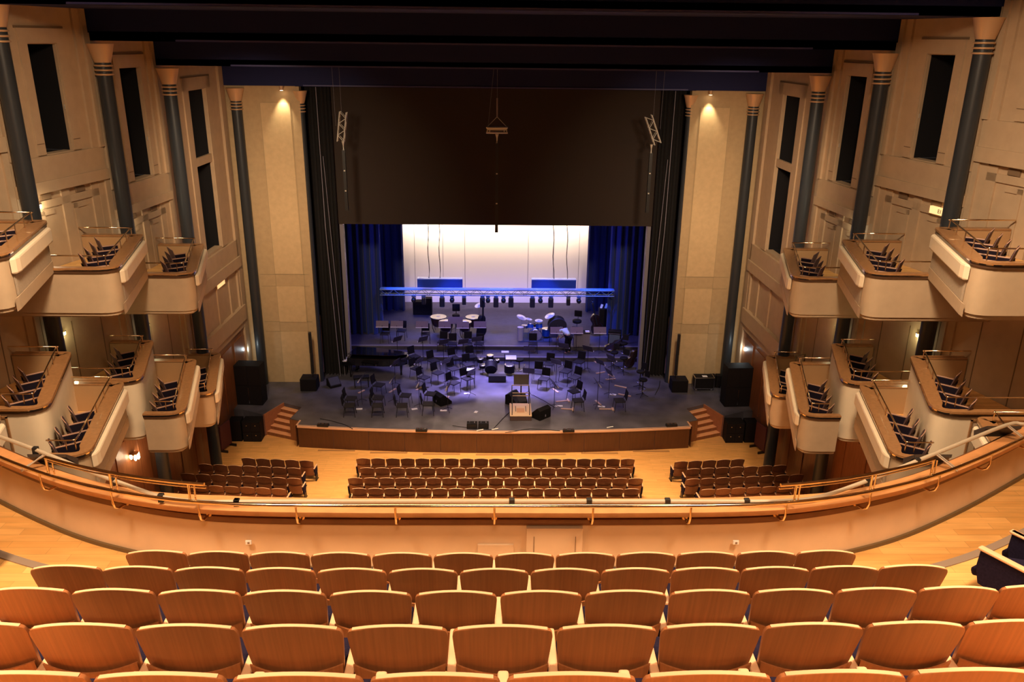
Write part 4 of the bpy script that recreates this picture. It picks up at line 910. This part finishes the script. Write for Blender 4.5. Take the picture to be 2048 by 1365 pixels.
# --- drum kit
def cymb(t, x, y, z, r, ax, nm='cymbal'):
    mb = MB(); mb.cyl((x, y, 0), (x, y, z), .012, 6); mb.build('cymbal_stand', CHROME, t)
    mb = MB(); mb.lathe([(r, 0), (r*.25, .025), (r*.1, .05)], (x, y, z), 16, ax); mb.build(nm, M('cymbal_pale', (0,0,0)), t)
def drum(t, c, r, h, ax, nm, mat=BLUES):
    a = Vector(ax).normalized(); mb = MB(); mb.lathe([(r, 0), (r, h)], c, 18, ax); dm = mb.build(nm, mat, t)
    mb = MB(); mb.lathe([(r+.01, h-.03), (r+.015, h), (r-.02, h+.006)], c, 18, ax); mb.build('drum_hoop', CHROME, dm)
    mb = MB(); mb.lathe([(r-.015, h+.002), (.01, h+.004)], c, 18, ax); mb.build('drum_skin', DRUMH, dm)
t = thing('drum_kit', 'bright blue drum kit with cymbals on the riser right of centre', 'drum kit', (2.05, 39.6, 1.37))
drum(t, (.0, .1, .30), .30, .42, (0, -1, 0), 'bass_drum'); drum(t, (-.28, -.1, .62), .16, .22, (.1, .35, 1), 'tom'); drum(t, (.18, -.1, .62), .17, .24, (-.1, .35, 1), 'tom')
drum(t, (.55, .2, .12), .21, .38, (0, 0, 1), 'floor_tom'); drum(t, (-.55, .3, .48), .18, .15, (0, .1, 1), 'snare_drum', CHROME)
cymb(t, -.72, .1, 1.12, .26, (.35, -.2, 1)); cymb(t, .72, .3, 1.15, .27, (-.45, -.2, 1)); cymb(t, .15, -.05, 1.0, .20, (0, -.1, 1)); cymb(t, -.35, .35, .95, .19, (.2, 0, 1))
mb = MB(); mb.box(-.85, -.45, .0, .85, .9, .015); mb.build('drum_rug', M('rug_dark_blue', (.03,.05,.12), .9), t)
mb = MB(); mb.lathe([(.17, .42), (.17, .5)], (0, .85, 0), 14); mb.cyl((0, .85, 0), (0, .85, .42), .025); mb.build('drum_throne', BLACKP, t)
for x in (-.7, -.25, .3, .72): mb = MB(); mb.tube([(x, -.2, .3), (x+.12, -.4, .01)], .012, 6); mb.build('stand_leg', CHROME, t)
mb = MB(); mb.lathe([(.14, 0), (.15, .5), (.16, .72)], (-.78, -.25, 0), 14); mb.build('conga', M('conga_shell', (.5,.5,.6), .3), t)
t = thing('concert_bass_drum', 'large dark round bass drum on a stand beside the blue kit', 'drum', (3.15, 39.9, 1.37), .15)
mb = MB(); mb.lathe([(.46, 0), (.46, .34)], (-.0, -.17, .62), 22, (0, 1, .25)); mb.build('shell', BLACKP, t); mb = MB(); mb.lathe([(.47, 0), (.485, .02), (.47, .04)], (0, -.19, .62), 22, (0, 1, .25)); mb.build('hoop', M('dark_hoop', (.05,.05,.08), .4), t)
mb = MB(); mb.cyl((0, -.2, .55), (0, -.22, .95), .012); mb.build('bright_rod', CHROME, t)
for x in (-.4, .4): mb = MB(); mb.tube([(x*.7, 0, .5), (x, .1, 0)], .02); mb.build('leg', BLACKM, t)
# swivel chair behind the percussion table
p = G(1153, 668, 1.37)
t = thing('swivel_stool', 'round black swivel stool with backrest right of the bass drum', 'stool', (p.x, p.y, 1.37), -.3)
mb = MB(); mb.lathe([(.22, .62), (.24, .65), (.24, .74), (.21, .76)], n=16); mb.build('seat', BLACKP, t); mb = MB(); mb.box(-.2, .22, .86, .2, .28, 1.2); mb.build('backrest', BLACKP, t, bevel=.05)
mb = MB(); mb.cyl((0, 0, .1), (0, 0, .62), .03); mb.cyl((0, .24, .7), (0, .24, .95), .02); mb.build('pole', CHROME, t)
for k in range(4): a = k*pi/2; mb = MB(); mb.tube([(0, 0, .12), (.3*cos(a), .3*sin(a), .02)], .016, 6); mb.build('leg', CHROME, t)
p = G(1163, 695, 1.37)
t = thing('percussion_table', 'grey draped percussion table in front of the swivel stool', 'table', (p.x, p.y+.2, 1.37))
mb = MB(); mb.box(-.4, -.22, 0.02, .4, .25, .72); mb.build('drape', M('drape_grey', (.22,.2,.26), .8), t, bevel=.02); mb = MB(); mb.box(-.42, -.24, .72, .42, .27, .75); mb.build('table_top', BLACKP, t); mb = MB(); mb.box(.18, -.15, .75, .38, .1, .79); mb.build('white_item', WHITE, t)
# amplifier
p = G(1229, 688, 1.37)
t = thing('bass_amplifier', 'blue-lit square bass amplifier by the right blue curtain', 'amplifier', (p.x, p.y+.1, 1.37), -.2)
mb = MB(); mb.box(-.32, -.18, 0, .32, .2, .68); mb.build('cabinet', BLACKP, t, bevel=.02); mb = MB(); mb.box(-.27, -.19, .05, .27, -.18, .5); mb.build('grille', M('amp_grille', (.10,.14,.22), .6), t)
for a_ in ((-.3, -.2, .03, .3, -.19, .05), (-.3, -.2, .55, .3, -.19, .57)): mb = MB(); mb.box(*a_); mb.build('trim_strip', CHROME, t)
p = G(1240, 634, 1.37)
t = thing('equipment_rack', 'dark case with white sheets on top in front of the right blue curtain', 'equipment case', (5.9, 41.2, 1.37))
mb = MB(); mb.box(-.45, -.2, 0, .45, .25, 1.15); mb.build('case', BLACKP, t, bevel=.02)
for x, h in ((-.36, .22), (-.12, .26)): mb = MB(Matrix.Translation((x, 0, 1.15)) @ Matrix.Rotation(.3, 4, 'Y')); mb.box(-.06, -.01, 0, .06, .01, h); mb.build('sheet', WHITE, t)
t = thing('rear_equipment_case', 'dark cases standing at the rear beside the blue curtain on the left', 'equipment case', (-4.0, 43.6, 1.37))
mb = MB(); mb.box(-.55, -.2, 0, .5, .3, .75); mb.build('case', BLACKP, t, bevel=.02); mb = MB(); mb.box(.1, -.22, .75, .5, .2, .95); mb.build('upper_case', BLACKP, t, bevel=.02)
# small white kit in the centre
t = thing('percussion_set', 'small percussion set with white heads at stage centre', 'drum kit', (.05, 36.0, ZS))
p = Vector((.05, 36.0))
for x, y, z, r, h, nm in ((-.30, .75, .40, .17, .2, 'tom'), (-.75, .45, .35, .14, .2, 'tom'), (-.62, -.1, .3, .17, .15, 'snare_drum'), (.05, .3, .4, .11, .15, 'tom')): drum(t, (x, y, z), r, h, (0, 0, 1), nm, BLACKP)
drum(t, (-.25, -.35, .28), .28, .4, (0, .9, .4), 'bass_drum', BLACKP)
drum(t, (.62, -.15, .1), .24, .38, (0, 0, 1), 'floor_tom', BLACKP); mb = MB(); mb.box(.45, .1, .62, .95, .6, .65); mb.build('sheet_tray', WHITE, t); mb = MB(); mb.box(.25, .75, .7, .6, 1.0, .73); mb.build('sheet_tray', WHITE, t)
mb = MB(); mb.box(-.35, -1.15, 0, .45, -.85, .3); mb.build('drum_case', BLACKM, t)
for x, y in ((-.3, .75), (-.75, .45), (-.62, -.1), (.05, .3), (.7, .4), (.4, .9)): mb = MB(); mb.cyl((x, y, 0), (x, y, .62), .014, 6); mb.build('stand', BLACKM, t)
t = thing('drum_stool', 'low chair with curved chrome legs right of the small percussion set', 'stool', (1.15, 36.5, ZS))
mb = MB(); mb.lathe([(.2, .42), (.21, .5)], n=14); mb.build('seat', BLACKP, t); mb = MB(); mb.tube([(-.25, -.1, .3), (-.2, -.25, .05), (0, -.3, .02), (.2, -.25, .05), (.25, -.1, .3)], .02, 6); mb.build('curved_leg', CHROME, t); mb = MB(); mb.cyl((0, 0, .02), (0, 0, .42), .03); mb.build('pole', BLACKM, t)
p = G(942, 738, ZS+.8); t = thing('sheet_table', 'small table with a white score lying open at stage centre left', 'table', (p.x, p.y, ZS))
mb = MB(); mb.box(-.2, -.18, .72, .2, .18, .75); mb.build('table_top', BLACKP, t); mb = MB(); mb.box(-.19, -.15, .75, .17, .15, .77); mb.build('score', WHITE, t)
for x in (-.16, .16):
    for y in (-.14, .14): mb = MB(); mb.cyl((x, y, 0), (x, y, .72), .012, 6); mb.build('leg', BLACKM, t)
# --- side equipment: subwoofers, PA, flight case
def cab(nm, x0, x1, y0, y1, z0, z1, lab, cat='speaker', cells=(2, 2), grp=None, rot=0, studs=True):
    cx, cy = (x0+x1)/2, (y0+y1)/2; t = thing(nm, lab, cat, (cx, cy, z0), rot, grp); w_, d_, h = (x1-x0)/2, (y1-y0)/2, z1-z0
    mb = MB(); mb.box(-w_, -d_, 0, w_, d_, h); mb.build('cabinet', BLACKP, t, bevel=.015)
    nx, nz = cells
    for i in range(nx):
        for j in range(nz):
            a, b = -w_+.03+i*(2*w_-.03)/nx, -w_+(i+1)*(2*w_-.03)/nx; c, d = .03+j*(h-.03)/nz, (j+1)*(h-.03)/nz
            mb = MB(); mb.box(a, -d_-.015, c, b, -d_, d); go = mb.build('grille', M('grille_dark', (.010,.008,.010), .6, spec=.2), t)
            if studs: mb = MB(); mb.box((a+b)/2-.02, -d_-.025, (c+d)/2+.05, (a+b)/2+.02, -d_-.015, (c+d)/2+.08); mb.build('badge', CHROME, go)
    return t
for sgn, sd in ((-1, 'left'), (1, 'right')):
    o_ = .12 if sgn > 0 else 0
    cab('subwoofer', *sorted((sgn*10.92, sgn*10.42+0)), 30.75, 31.25, 0, .92, 'outer black floor subwoofer below the %s end of the stage' % sd, cells=(1, 1), grp='floor subwoofers', studs=False)
    cab('subwoofer', *sorted((sgn*10.36, sgn*9.62)), 30.72, 31.3, 0, .90, 'inner black floor subwoofer with badges below the %s end of the stage' % sd, cells=(2, 2), grp='floor subwoofers')
    cab('speaker_stack', *sorted((sgn*9.85, sgn*10.95)), 32.25, 32.9, .96, 2.75, 'tall black double loudspeaker stack on the %s side of the stage' % sd, cells=(2, 2), rot=sgn*.06, grp='loudspeaker stacks', studs=False)
    o = COL.objects[-1].parent; mb = MB(); mb.box(-.012, -.36, .1, .012, -.345, .8); mb.build('bright_seam', CHROME, o)
    cab('subwoofer', *sorted((sgn*7.9, sgn*8.62)), 33.75, 34.4, .96, 1.52, 'low square black subwoofer carrying the %s column speaker' % sd, cells=(1, 1), studs=False)
    t = thing('column_speaker', 'thin tall black column speaker standing on the %s subwoofer' % sd, 'speaker', (sgn*8.1, 34.1, 1.52))
    mb = MB(); mb.cyl((0, 0, 0), (0, 0, .2), .02); mb.build('pole', BLACKM, t)
    for k in range(2): mb = MB(Matrix.Translation((0, 0, .15+k*.98)) @ Matrix.Rotation(radians(-2+k*3), 4, 'X')); mb.box(-.055, -.07, 0, .055, .07, .96); mb.build('column_module', BLACKM, t, bevel=.01)
t = thing('flight_case', 'black flight case with silver edges on wheels, right of the stage opening', 'flight case', (9.4, 34.2, .96), 0)
mb = MB(); mb.box(-.42, -.25, .1, .42, .25, .62); mb.build('body', BLACKP, t)
for y in (-.26, .24):
    for z in (.09, .60): mb = MB(); mb.box(-.44, y, z, .44, y+.02, z+.03); mb.build('edge', CHROME, t)
for x in (-.44, .42):
    for y in (-.26, .24): mb = MB(); mb.box(x, y, .1, x+.02, y+.02, .62); mb.build('corner_edge', CHROME, t)
    for z in (.09, .60): mb = MB(); mb.box(x, -.25, z, x+.02, .25, z+.03); mb.build('side_edge', CHROME, t)
    mb = MB(); mb.lathe([(.04, -.02), (.04, .02)], (x*.8, -.2, .045), 10, (0, 1, 0)); mb.build('caster', CHROME, t)
mb = MB(); mb.box(-.08, -.15, .63, .14, .05, .635); mb.build('label', WHITE, t)
for k, x in enumerate((9.88, 10.13)):
    cab('amplifier_box', x-.11, x+.11, 34.3, 34.6, .96, 1.55, 'narrow black box standing by the right column, %s of the two' % ('left' if k == 0 else 'right'), cells=(1, 2), grp='narrow black boxes', studs=False)
# --- truss with moving heads
t = thing('lighting_truss', 'long blue-lit lattice lighting truss hanging across the rear stage', 'truss', (0.1, 40, 3.72)); to = (0.1, 40, 3.72)
XA, XB = -5.8, 6.0
for y in (39.85, 40.15):
    for z in (3.86, 3.58): mb = MB(); mb.cyl((XA, y, z), (XB, y, z), .028, 8); mb.build('chord', M('blue_lit_truss', (.16,.24,.42), .4, .4), t, to)  # aluminium; the blue stage light is put into its colour
for y in (39.85, 40.15):
    mb = MB(); n = 34
    pts = [(XA+(XB-XA)*i/n, y, 3.58 if i % 2 else 3.86) for i in range(n+1)]
    for a, b in zip(pts, pts[1:]): mb.cyl(a, b, .013, 5)
    mb.build('lacing', M('blue_lit_truss', (.16,.24,.42), .4, .4), t, to)
mb = MB(); mb.box(XA, 39.83, 3.88, XB, 40.17, 3.90); mb.build('top_plate', M('truss_top_blue_lit', (.10,.26,.60), .5), t, to)  # blue light falling on the truss top, put into this colour
for k, (px, big) in enumerate(((827,0),(847,1),(884,2),(904,0),(928,1),(965,2),(976,0),(992,2),(1007,0),(1022,2),(1065,2),(1081,0),(1102,2),(1137,1),(1158,0))):
    q = AY(px, 590, 40.0); t2 = thing('moving_head_lamp', 'dark stage lamp hanging under the truss, %s from the left' % ORD[k], 'stage light', (q.x, 40.0, 3.55), 0, 'stage lamps under the truss')
    mb = MB(); mb.box(-.10, -.06, -.12, .10, .06, 0); mb.build('clamp_yoke', M('lamp_blue_grey', (.12,.16,.3), .5), t2)
    if big: mb = MB(); mb.box(-.13 if big == 2 else -.10, -.12, -.62 if big == 2 else -.5, .13 if big == 2 else .10, .12, -.12); mb.build('head', BLACKM, t2, bevel=.05)
    else: mb = MB(); mb.lathe([(.05, -.15), (.12, -.1), (.12, .1), (.05, .15)], (0, 0, -.26), 14, (0, 1, 0)); mb.build('head', BLACKM, t2)
for k, (xa, xb) in enumerate(((-4.02, -1.7), (1.86, 4.15))):
    sd = 'left' if k == 0 else 'right'
    t2 = thing('hanging_banner_box', 'wide blue metal box hanging on cables above the truss on the %s' % sd, 'hanging unit', ((xa+xb)/2, 41, 3.55), 0, 'blue boxes above the truss'); o2 = ((xa+xb)/2, 41, 3.55)
    mb = MB(); mb.box(xa, 40.9, 3.60, xb, 41.2, 4.12); mb.build('housing', M('blue_housing', (.03,.09,.34), .4, .2), t2, o2, bevel=.01)
    mb = MB(); mb.box(xa, 40.88, 4.10, xb, 41.22, 4.15); mb.build('top_lip', M('lip_blue', (.2,.35,.7), .3, .3), t2, o2)
    for px in ((858, 880) if k == 0 else (1107, 1134)):
        q = AY(px, 558, 41.05); mb = MB(); n = 12; mb.tube([(q.x+.03*sin(i*1.3+k)*(i < 9)-.012*i*(1 if k else 0), 41.05, 4.13+(9.0-4.13)*i/n) for i in range(n+1)], .02, 5); mb.build('cable', BLACKM, t2, o2)
# --- flown column arrays
def rig(px, tiltdeg, lab, ztop, zbot, y, end=False):
    q = AY(px, 262, y)
    t = thing('flown_speaker_rig', lab, 'hanging speaker', (q.x, y, 12.4)); H = 13.85
    if not end:
        for yy in (-.12, .12):
            for z in (0, .2): mb = MB(); mb.cyl((-.42, yy, z-.1), (.42, yy, z-.1), .025, 8); mb.build('truss_chord', ALU, t)
        mb = MB()
        for x in (-.38, -.28, .28, .38):
            for yy in (-.12, .12): mb.cyl((x, yy, -.1), (x, yy, .1), .018, 6)
        mb.box(-.36, -.14, .0, .36, .14, .08); mb.build('truss_brace', ALU, t)
        mb = MB(); 
        for x in (-.4, .4): mb.cyl((x, 0, .1), (0, 0, .5), .012, 6)
        mb.build('bridle', M('bridle_grey', (.5,.45,.4), .5), t)
        mb = MB(); mb.cyl((0, 0, .5), (0, 0, 1.2), .03, 8); mb.cyl((0, 0, 1.2), (0, 0, 2.4), .006, 5); mb.cyl((-.35, 0, .1), (-.12, 0, 2.4), .006, 5); mb.build('chain', M('chain_grey', (.22,.2,.24), .5), t)
        zb = -.5
    else:
        Tm = Matrix.Rotation(radians(tiltdeg), 4, 'Y')
        for a in (-.13, .13):
            for b in (-.13, .13): mb = MB(Tm); mb.cyl((a, b, -.62), (a, b, .55), .024, 6); mb.build('truss_chord', ALU, t)
        mb = MB(Tm)
        for a in (-.13, .13):
            for i in range(5): mb.cyl((a, -.13 if i % 2 else .13, -.6+i*.23), (a, .13 if i % 2 else -.13, -.6+(i+1)*.23), .014, 5); mb.cyl((-.13 if i % 2 else .13, a, -.6+i*.23), (.13 if i % 2 else -.13, a, -.6+(i+1)*.23), .014, 5)
        mb.build('truss_brace', ALU, t)
        mb = MB(); mb.cyl((.0, 0, .5), (.0, 0, 2.4), .006, 5); mb.cyl((-.25 if px < 900 else .3, 0, .0), (-.28 if px < 900 else .33, 0, 2.4), .006, 5); mb.build('chain', M('chain_grey', (.22,.2,.24), .5), t)
        zb = -.95
    mb = MB(); mb.lathe([(.07, zb+.35), (.03, zb+.2), (.02, zb+.05), (.045, zb)], n=8); mb.build('swivel', ALU, t)
    n = 3; hh = (12.4+zb-zbot)/n
    for k in range(n):
        mb = MB(); z1 = zb-k*hh; mb.box(-.06, -.07, z1-hh+.012, .06, .07, z1); mb.build('array_module', BLACKM, t)
    for k in range(1, n): mb = MB(); mb.box(-.03, -.075, zb-k*hh-.02, .03, -.07, zb-k*hh+.03); mb.build('joint_plate', ALU, t)
rig(994, 0, 'triangular hung truss with a long thin black speaker column at centre', 12.4, 8.35, 33.0)
rig(685, 8, 'tilted hung lattice frame with a thin black speaker column on the left', 12, 9.0, 34.0, True)
rig(1305, -22, 'tilted hung lattice frame with a thin black speaker column on the right', 12, 9.0, 34.0, True)
# --- wall lights and signs
def WP(px, py, off=.06):
    d = ray(px, py); s_ = 1 if px > 1000 else -1
    for (xa, ya), (xb, yb) in zip(WALLP, WALLP[1:]):
        m = (xb-xa)/(yb-ya); t_ = (xa-off-m*ya)/(s_*d.x-m*d.y); q = CAM+d*t_
        if t_ > 0 and ya <= q.y <= yb: return q
    return CAM+d*t_
def lamp(px, py, y, mat, lab, e, c, sz=.05):
    q = WP(px, py); s_ = 1 if q.x > 0 else -1
    t = thing('wall_lamp', lab, 'wall lamp', q, 0)
    mb = MB(); mb.box(-sz, -sz, -sz, sz, sz, sz); mb.build('glass', mat, t, bevel=.02)
    mb = MB(); mb.box(-sz*1.1, -sz*1.1, sz, sz*1.1, sz*1.1, sz+.03); mb.build('cap', BRASS, t)
    l = bpy.data.lights.new('lamp_light', 'POINT'); l.energy = e; l.color = c; l.shadow_soft_size = .08; o = bpy.data.objects.new('lamp_light', l); COL.objects.link(o); o.location = q+Vector((-s_*.16, -.14, -.04))
lamp(78, 413, 21.0, LAMPG, 'small glowing lamp on the left wall above the nearest upper box', 14, (1, .8, .5))
lamp(127, 667, 21.2, LAMPC, 'small yellow-green lamp under the nearest upper box on the left', 7, (1, .9, .5))
lamp(295, 652, 24.6, LAMPC, 'small yellow-green lamp under the middle upper box on the left', 7, (1, .9, .5))
lamp(1836, 671, 21.2, LAMPC, 'small yellow-green lamp under the nearest upper box on the right', 7, (1, .9, .5))
lamp(1676, 658, 24.6, LAMPC, 'small yellow-green lamp under the middle upper box on the right', 7, (1, .9, .5))
lamp(1711, 459, 24.5, LAMPG, 'small glowing lamp on the right wall above the middle upper box', 10, (1, .9, .6), .05)
lamp(260, 452, 24.5, LAMPG, 'small glowing lamp on the left wall above the middle upper box', 10, (1, .8, .5), .05)
lamp(491, 695, 34.0, LAMPW, 'small white lamp over the left side door by the stage', 6, (.8, .95, 1), .05)
lamp(1488, 695, 34.0, LAMPW, 'small white lamp over the right side door by the stage', 6, (.8, .95, 1), .05)
q = WP(268, 913, .1); t = thing('chandelier', 'bright glass wall chandelier low on the left wall below the boxes', 'wall lamp', q)
for k in range(7):
    a = k*.9; mb = MB(); mb.lathe([(.02, -.1), (.05, -.04), (.04, .05)], (.14*cos(a), .14*sin(a), .03*(k % 3)), 8); mb.build('bulb_shade', LAMPG, t)
mb = MB(); mb.lathe([(.03, -.15), (.1, -.05), (.16, .12)], n=12); mb.build('bowl', BRASS, t)
l = bpy.data.lights.new('chandelier_light', 'POINT'); l.energy = 12; l.color = (1, .75, .45); l.shadow_soft_size = .15; o = bpy.data.objects.new('chandelier_light', l); COL.objects.link(o); o.location = q+Vector((.35, -.2, 0))
# box signs: lit sign on the right above the nearest upper box, plain one on the left
def letters(mb, txt, x, z, h, y):
    w_ = h*.55; s_ = h*.16
    for ch in txt:
        if ch == 'E': mb.box(x, y-.004, z, x+s_, y, z+h); [mb.box(x, y-.004, z+k*(h-s_)/2, x+w_, y, z+k*(h-s_)/2+s_) for k in range(3)]
        elif ch == 'I': mb.box(x+w_/2-s_/2, y-.004, z, x+w_/2+s_/2, y, z+h)
        elif ch == 'T': mb.box(x+w_/2-s_/2, y-.004, z, x+w_/2+s_/2, y, z+h); mb.box(x, y-.004, z+h-s_, x+w_, y, z+h)
        elif ch == 'X':
            for a, b in ((x, x+w_-s_), (x+w_-s_, x)): mb.add([(a, y-.004, z), (a+s_, y-.004, z), (b+s_, y-.004, z+h), (b, y-.004, z+h)], [(0,1,2,3)])
        x += w_*1.35
for sgn, px, py, yy, lab, txt in ((1, 1880, 423, 21.0, 'glowing amber exit sign on the right wall beside the dark column', True), (-1, 440, 568, 30.6, 'glowing amber sign strip under the ledge on the left wall near the stage', False)):
    q = WP(px, py, .08); dd = Vector((.235 if sgn > 0 else .01, -1, 0)).normalized(); th = radians(103 if sgn > 0 else 93)
    t = thing('exit_sign', lab, 'sign', q, -th+pi if sgn > 0 else th-pi)
    t.rotation_euler = (0, 0, radians(-76.5) if sgn > 0 else radians(88))
    hw = .34 if sgn > 0 else .42
    mb = MB(); mb.box(-hw, -.05, -.10, hw, .03, .10); mb.build('light_box', SIGNG, t)
    if txt: mb = MB(); letters(mb, 'EXIT', -.02, -.05, .1, -.052); mb.build('letters', BLACKM, t)
# panel spotlights at the stage-side walls
for px, sd, sx in ((563, 'left', -1), (1422, 'right', 1)):
    q = AY(px, 181, 34.58); q.z = 13.76; t = thing('panel_spotlight', 'small bright downlight at the top of the pale %s stage-side panel' % sd, 'stage light', q)
    mb = MB(); mb.lathe([(.07, -.05), (.09, .12)], n=12); mb.build('housing', GOLD, t); mb = MB(); mb.lathe([(.065, -.055), (.01, -.06)], n=12); mb.build('lens', LAMPG, t)
    spot('panel_spot_light', q+Vector((0, 0, -.12)), (sx*.05, .12, -1), 160, (1, .80, .5), 60, .8, .05)
# chair and red item by the wall
q = G(1612, 716, 5.0)
t = thing('small_lectern', 'small chair-like stand behind the lower box on the right near the stage', 'chair', (10.75, 26.4, 4.3), .4)
mb = MB(); mb.box(-.25, -.2, .4, .25, .25, .48); mb.build('seat', M('stand_olive', (.14,.09,.04), .6), t, bevel=.02); mb = MB(); mb.tube([(-.2, .25, .4), (-.2, .28, 1.2), (.2, .28, 1.2), (.2, .25, .4)], .025, 6); mb.build('back_frame', M('stand_olive', (0,0,0)), t)
for x in (-.2, .2):
    for y in (-.16, .2): mb = MB(); mb.box(x-.02, y-.02, 0, x+.02, y+.02, .4); mb.build('leg', BLACKM, t)
for sgn, sd in ((-1, 'left'), (1, 'right')):
    x = 11.0 if sgn > 0 else -11.05; t = thing('standing_sign', 'dark red upholstered screen standing by the %s wall near the subwoofers' % sd, 'screen', (sgn*10.85, 30.1, 0), sgn*-1.3)
    mb = MB(); mb.box(-.35, -.04, .1, .35, .04, 1.15); mb.build('panel', M('dark_red_cloth', (.10,.025,.03), .6), t, bevel=.02); mb = MB(); mb.box(-.33, -.25, 0, -.28, .25, .1); mb.box(.28, -.25, 0, .33, .25, .1); mb.build('foot', BLACKM, t)
# --- person bending over on the riser
def person():
    p = G(1136, 708, 1.17); t = thing('person', 'person in pale shirt and teal cap bending forward right of the drums', 'person', (p.x, p.y, 1.17), radians(35))
    V = {'pel': (0, 0, .92), 'waist': (.0, .10, 1.02), 'chest': (0, .32, 1.12), 'sh': (0, .45, 1.14), 'neck': (0, .52, 1.12), 'head': (0, .62, 1.06), 'htop': (0, .70, 1.0),
         'lh': (-.09, 0, .88), 'lk': (-.11, .06, .48), 'la': (-.11, -.02, .08), 'lt': (-.11, .14, .04), 'rh': (.09, 0, .88), 'rk': (.12, .08, .48), 'ra': (.12, .02, .08), 'rt': (.12, .18, .04),
         'ls': (-.19, .43, 1.12), 'le': (-.24, .46, .85), 'lw': (-.18, .62, .66), 'lf': (-.16, .68, .59), 'rs': (.19, .43, 1.12), 're': (.25, .48, .86), 'rw': (.17, .66, .68), 'rf': (.14, .72, .61)}
    E_ = [('pel','waist'),('waist','chest'),('chest','sh'),('sh','neck'),('neck','head'),('head','htop'),('pel','lh'),('lh','lk'),('lk','la'),('la','lt'),('pel','rh'),('rh','rk'),('rk','ra'),('ra','rt'),('sh','ls'),('ls','le'),('le','lw'),('lw','lf'),('sh','rs'),('rs','re'),('re','rw'),('rw','rf')]
    Rd = dict(pel=.13, waist=.12, chest=.14, sh=.10, neck=.055, head=.09, htop=.085, lh=.09, lk=.06, la=.045, lt=.04, rh=.09, rk=.06, ra=.045, rt=.04, ls=.06, le=.042, lw=.032, lf=.03, rs=.06, re=.042, rw=.032, rf=.03)
    def skin(name, keys, edges, mat, grow=0, root=None):
        idx = {k: i for i, k in enumerate(keys)}; me = bpy.data.meshes.new(name); me.from_pydata([V[k] for k in keys], [(idx[a], idx[b]) for a, b in edges], [])
        me.skin_vertices.new() if hasattr(me.skin_vertices, 'new') else None
        o = bpy.data.objects.new(name, me); COL.objects.link(o); m = o.modifiers.new('skin', 'SKIN'); m.use_smooth_shade = True
        if not me.skin_vertices: 
            bm = bmesh.new(); bm.from_mesh(me); bm.verts.layers.skin.verify(); bm.to_mesh(me); bm.free()
        for k, i in idx.items():
            sv = me.skin_vertices[0].data[i]; sv.radius = (Rd[k]+grow,)*2; sv.use_root = (k == (root or keys[0]))
        s_ = o.modifiers.new('sub', 'SUBSURF'); s_.levels = 1; s_.render_levels = 1; me.materials.append(mat); o.parent = t; return o
    skin('body', list(V), E_, M('skin', (.45,.26,.18), .6), 0, 'pel')
    skin('shirt', ['pel','waist','chest','sh','ls','rs','le','re'], [('pel','waist'),('waist','chest'),('chest','sh'),('sh','ls'),('sh','rs'),('ls','le'),('rs','re')], M('shirt_pale', (.6,.75,.78), .8), .02)
    skin('trousers', ['pel','lh','lk','la','rh','rk','ra'], [('pel','lh'),('lh','lk'),('lk','la'),('pel','rh'),('rh','rk'),('rk','ra')], BLACKP, .018)
    mb = MB(); mb.lathe([(.115, -.02), (.11, .05), (.06, .11), (.01, .12)], (0, .64, 1.10), 12, (0, .5, 1)); mb.build('cap', M('teal_cloth', (.08,.55,.48), .7), t)
    for k in range(5):
        for s_, wv in ((-1, V['lf']), (1, V['rf'])): mb = MB(); b = Vector(wv)+Vector(((k-2)*.014, 0, 0)); mb.tube([b, b+Vector((0, .03, -.04)), b+Vector((0, .03, -.075))], [.009, .008, .006], 6); mb.build('finger', M('skin', (0,0,0)), t)
person()
# clean up: names of the setting
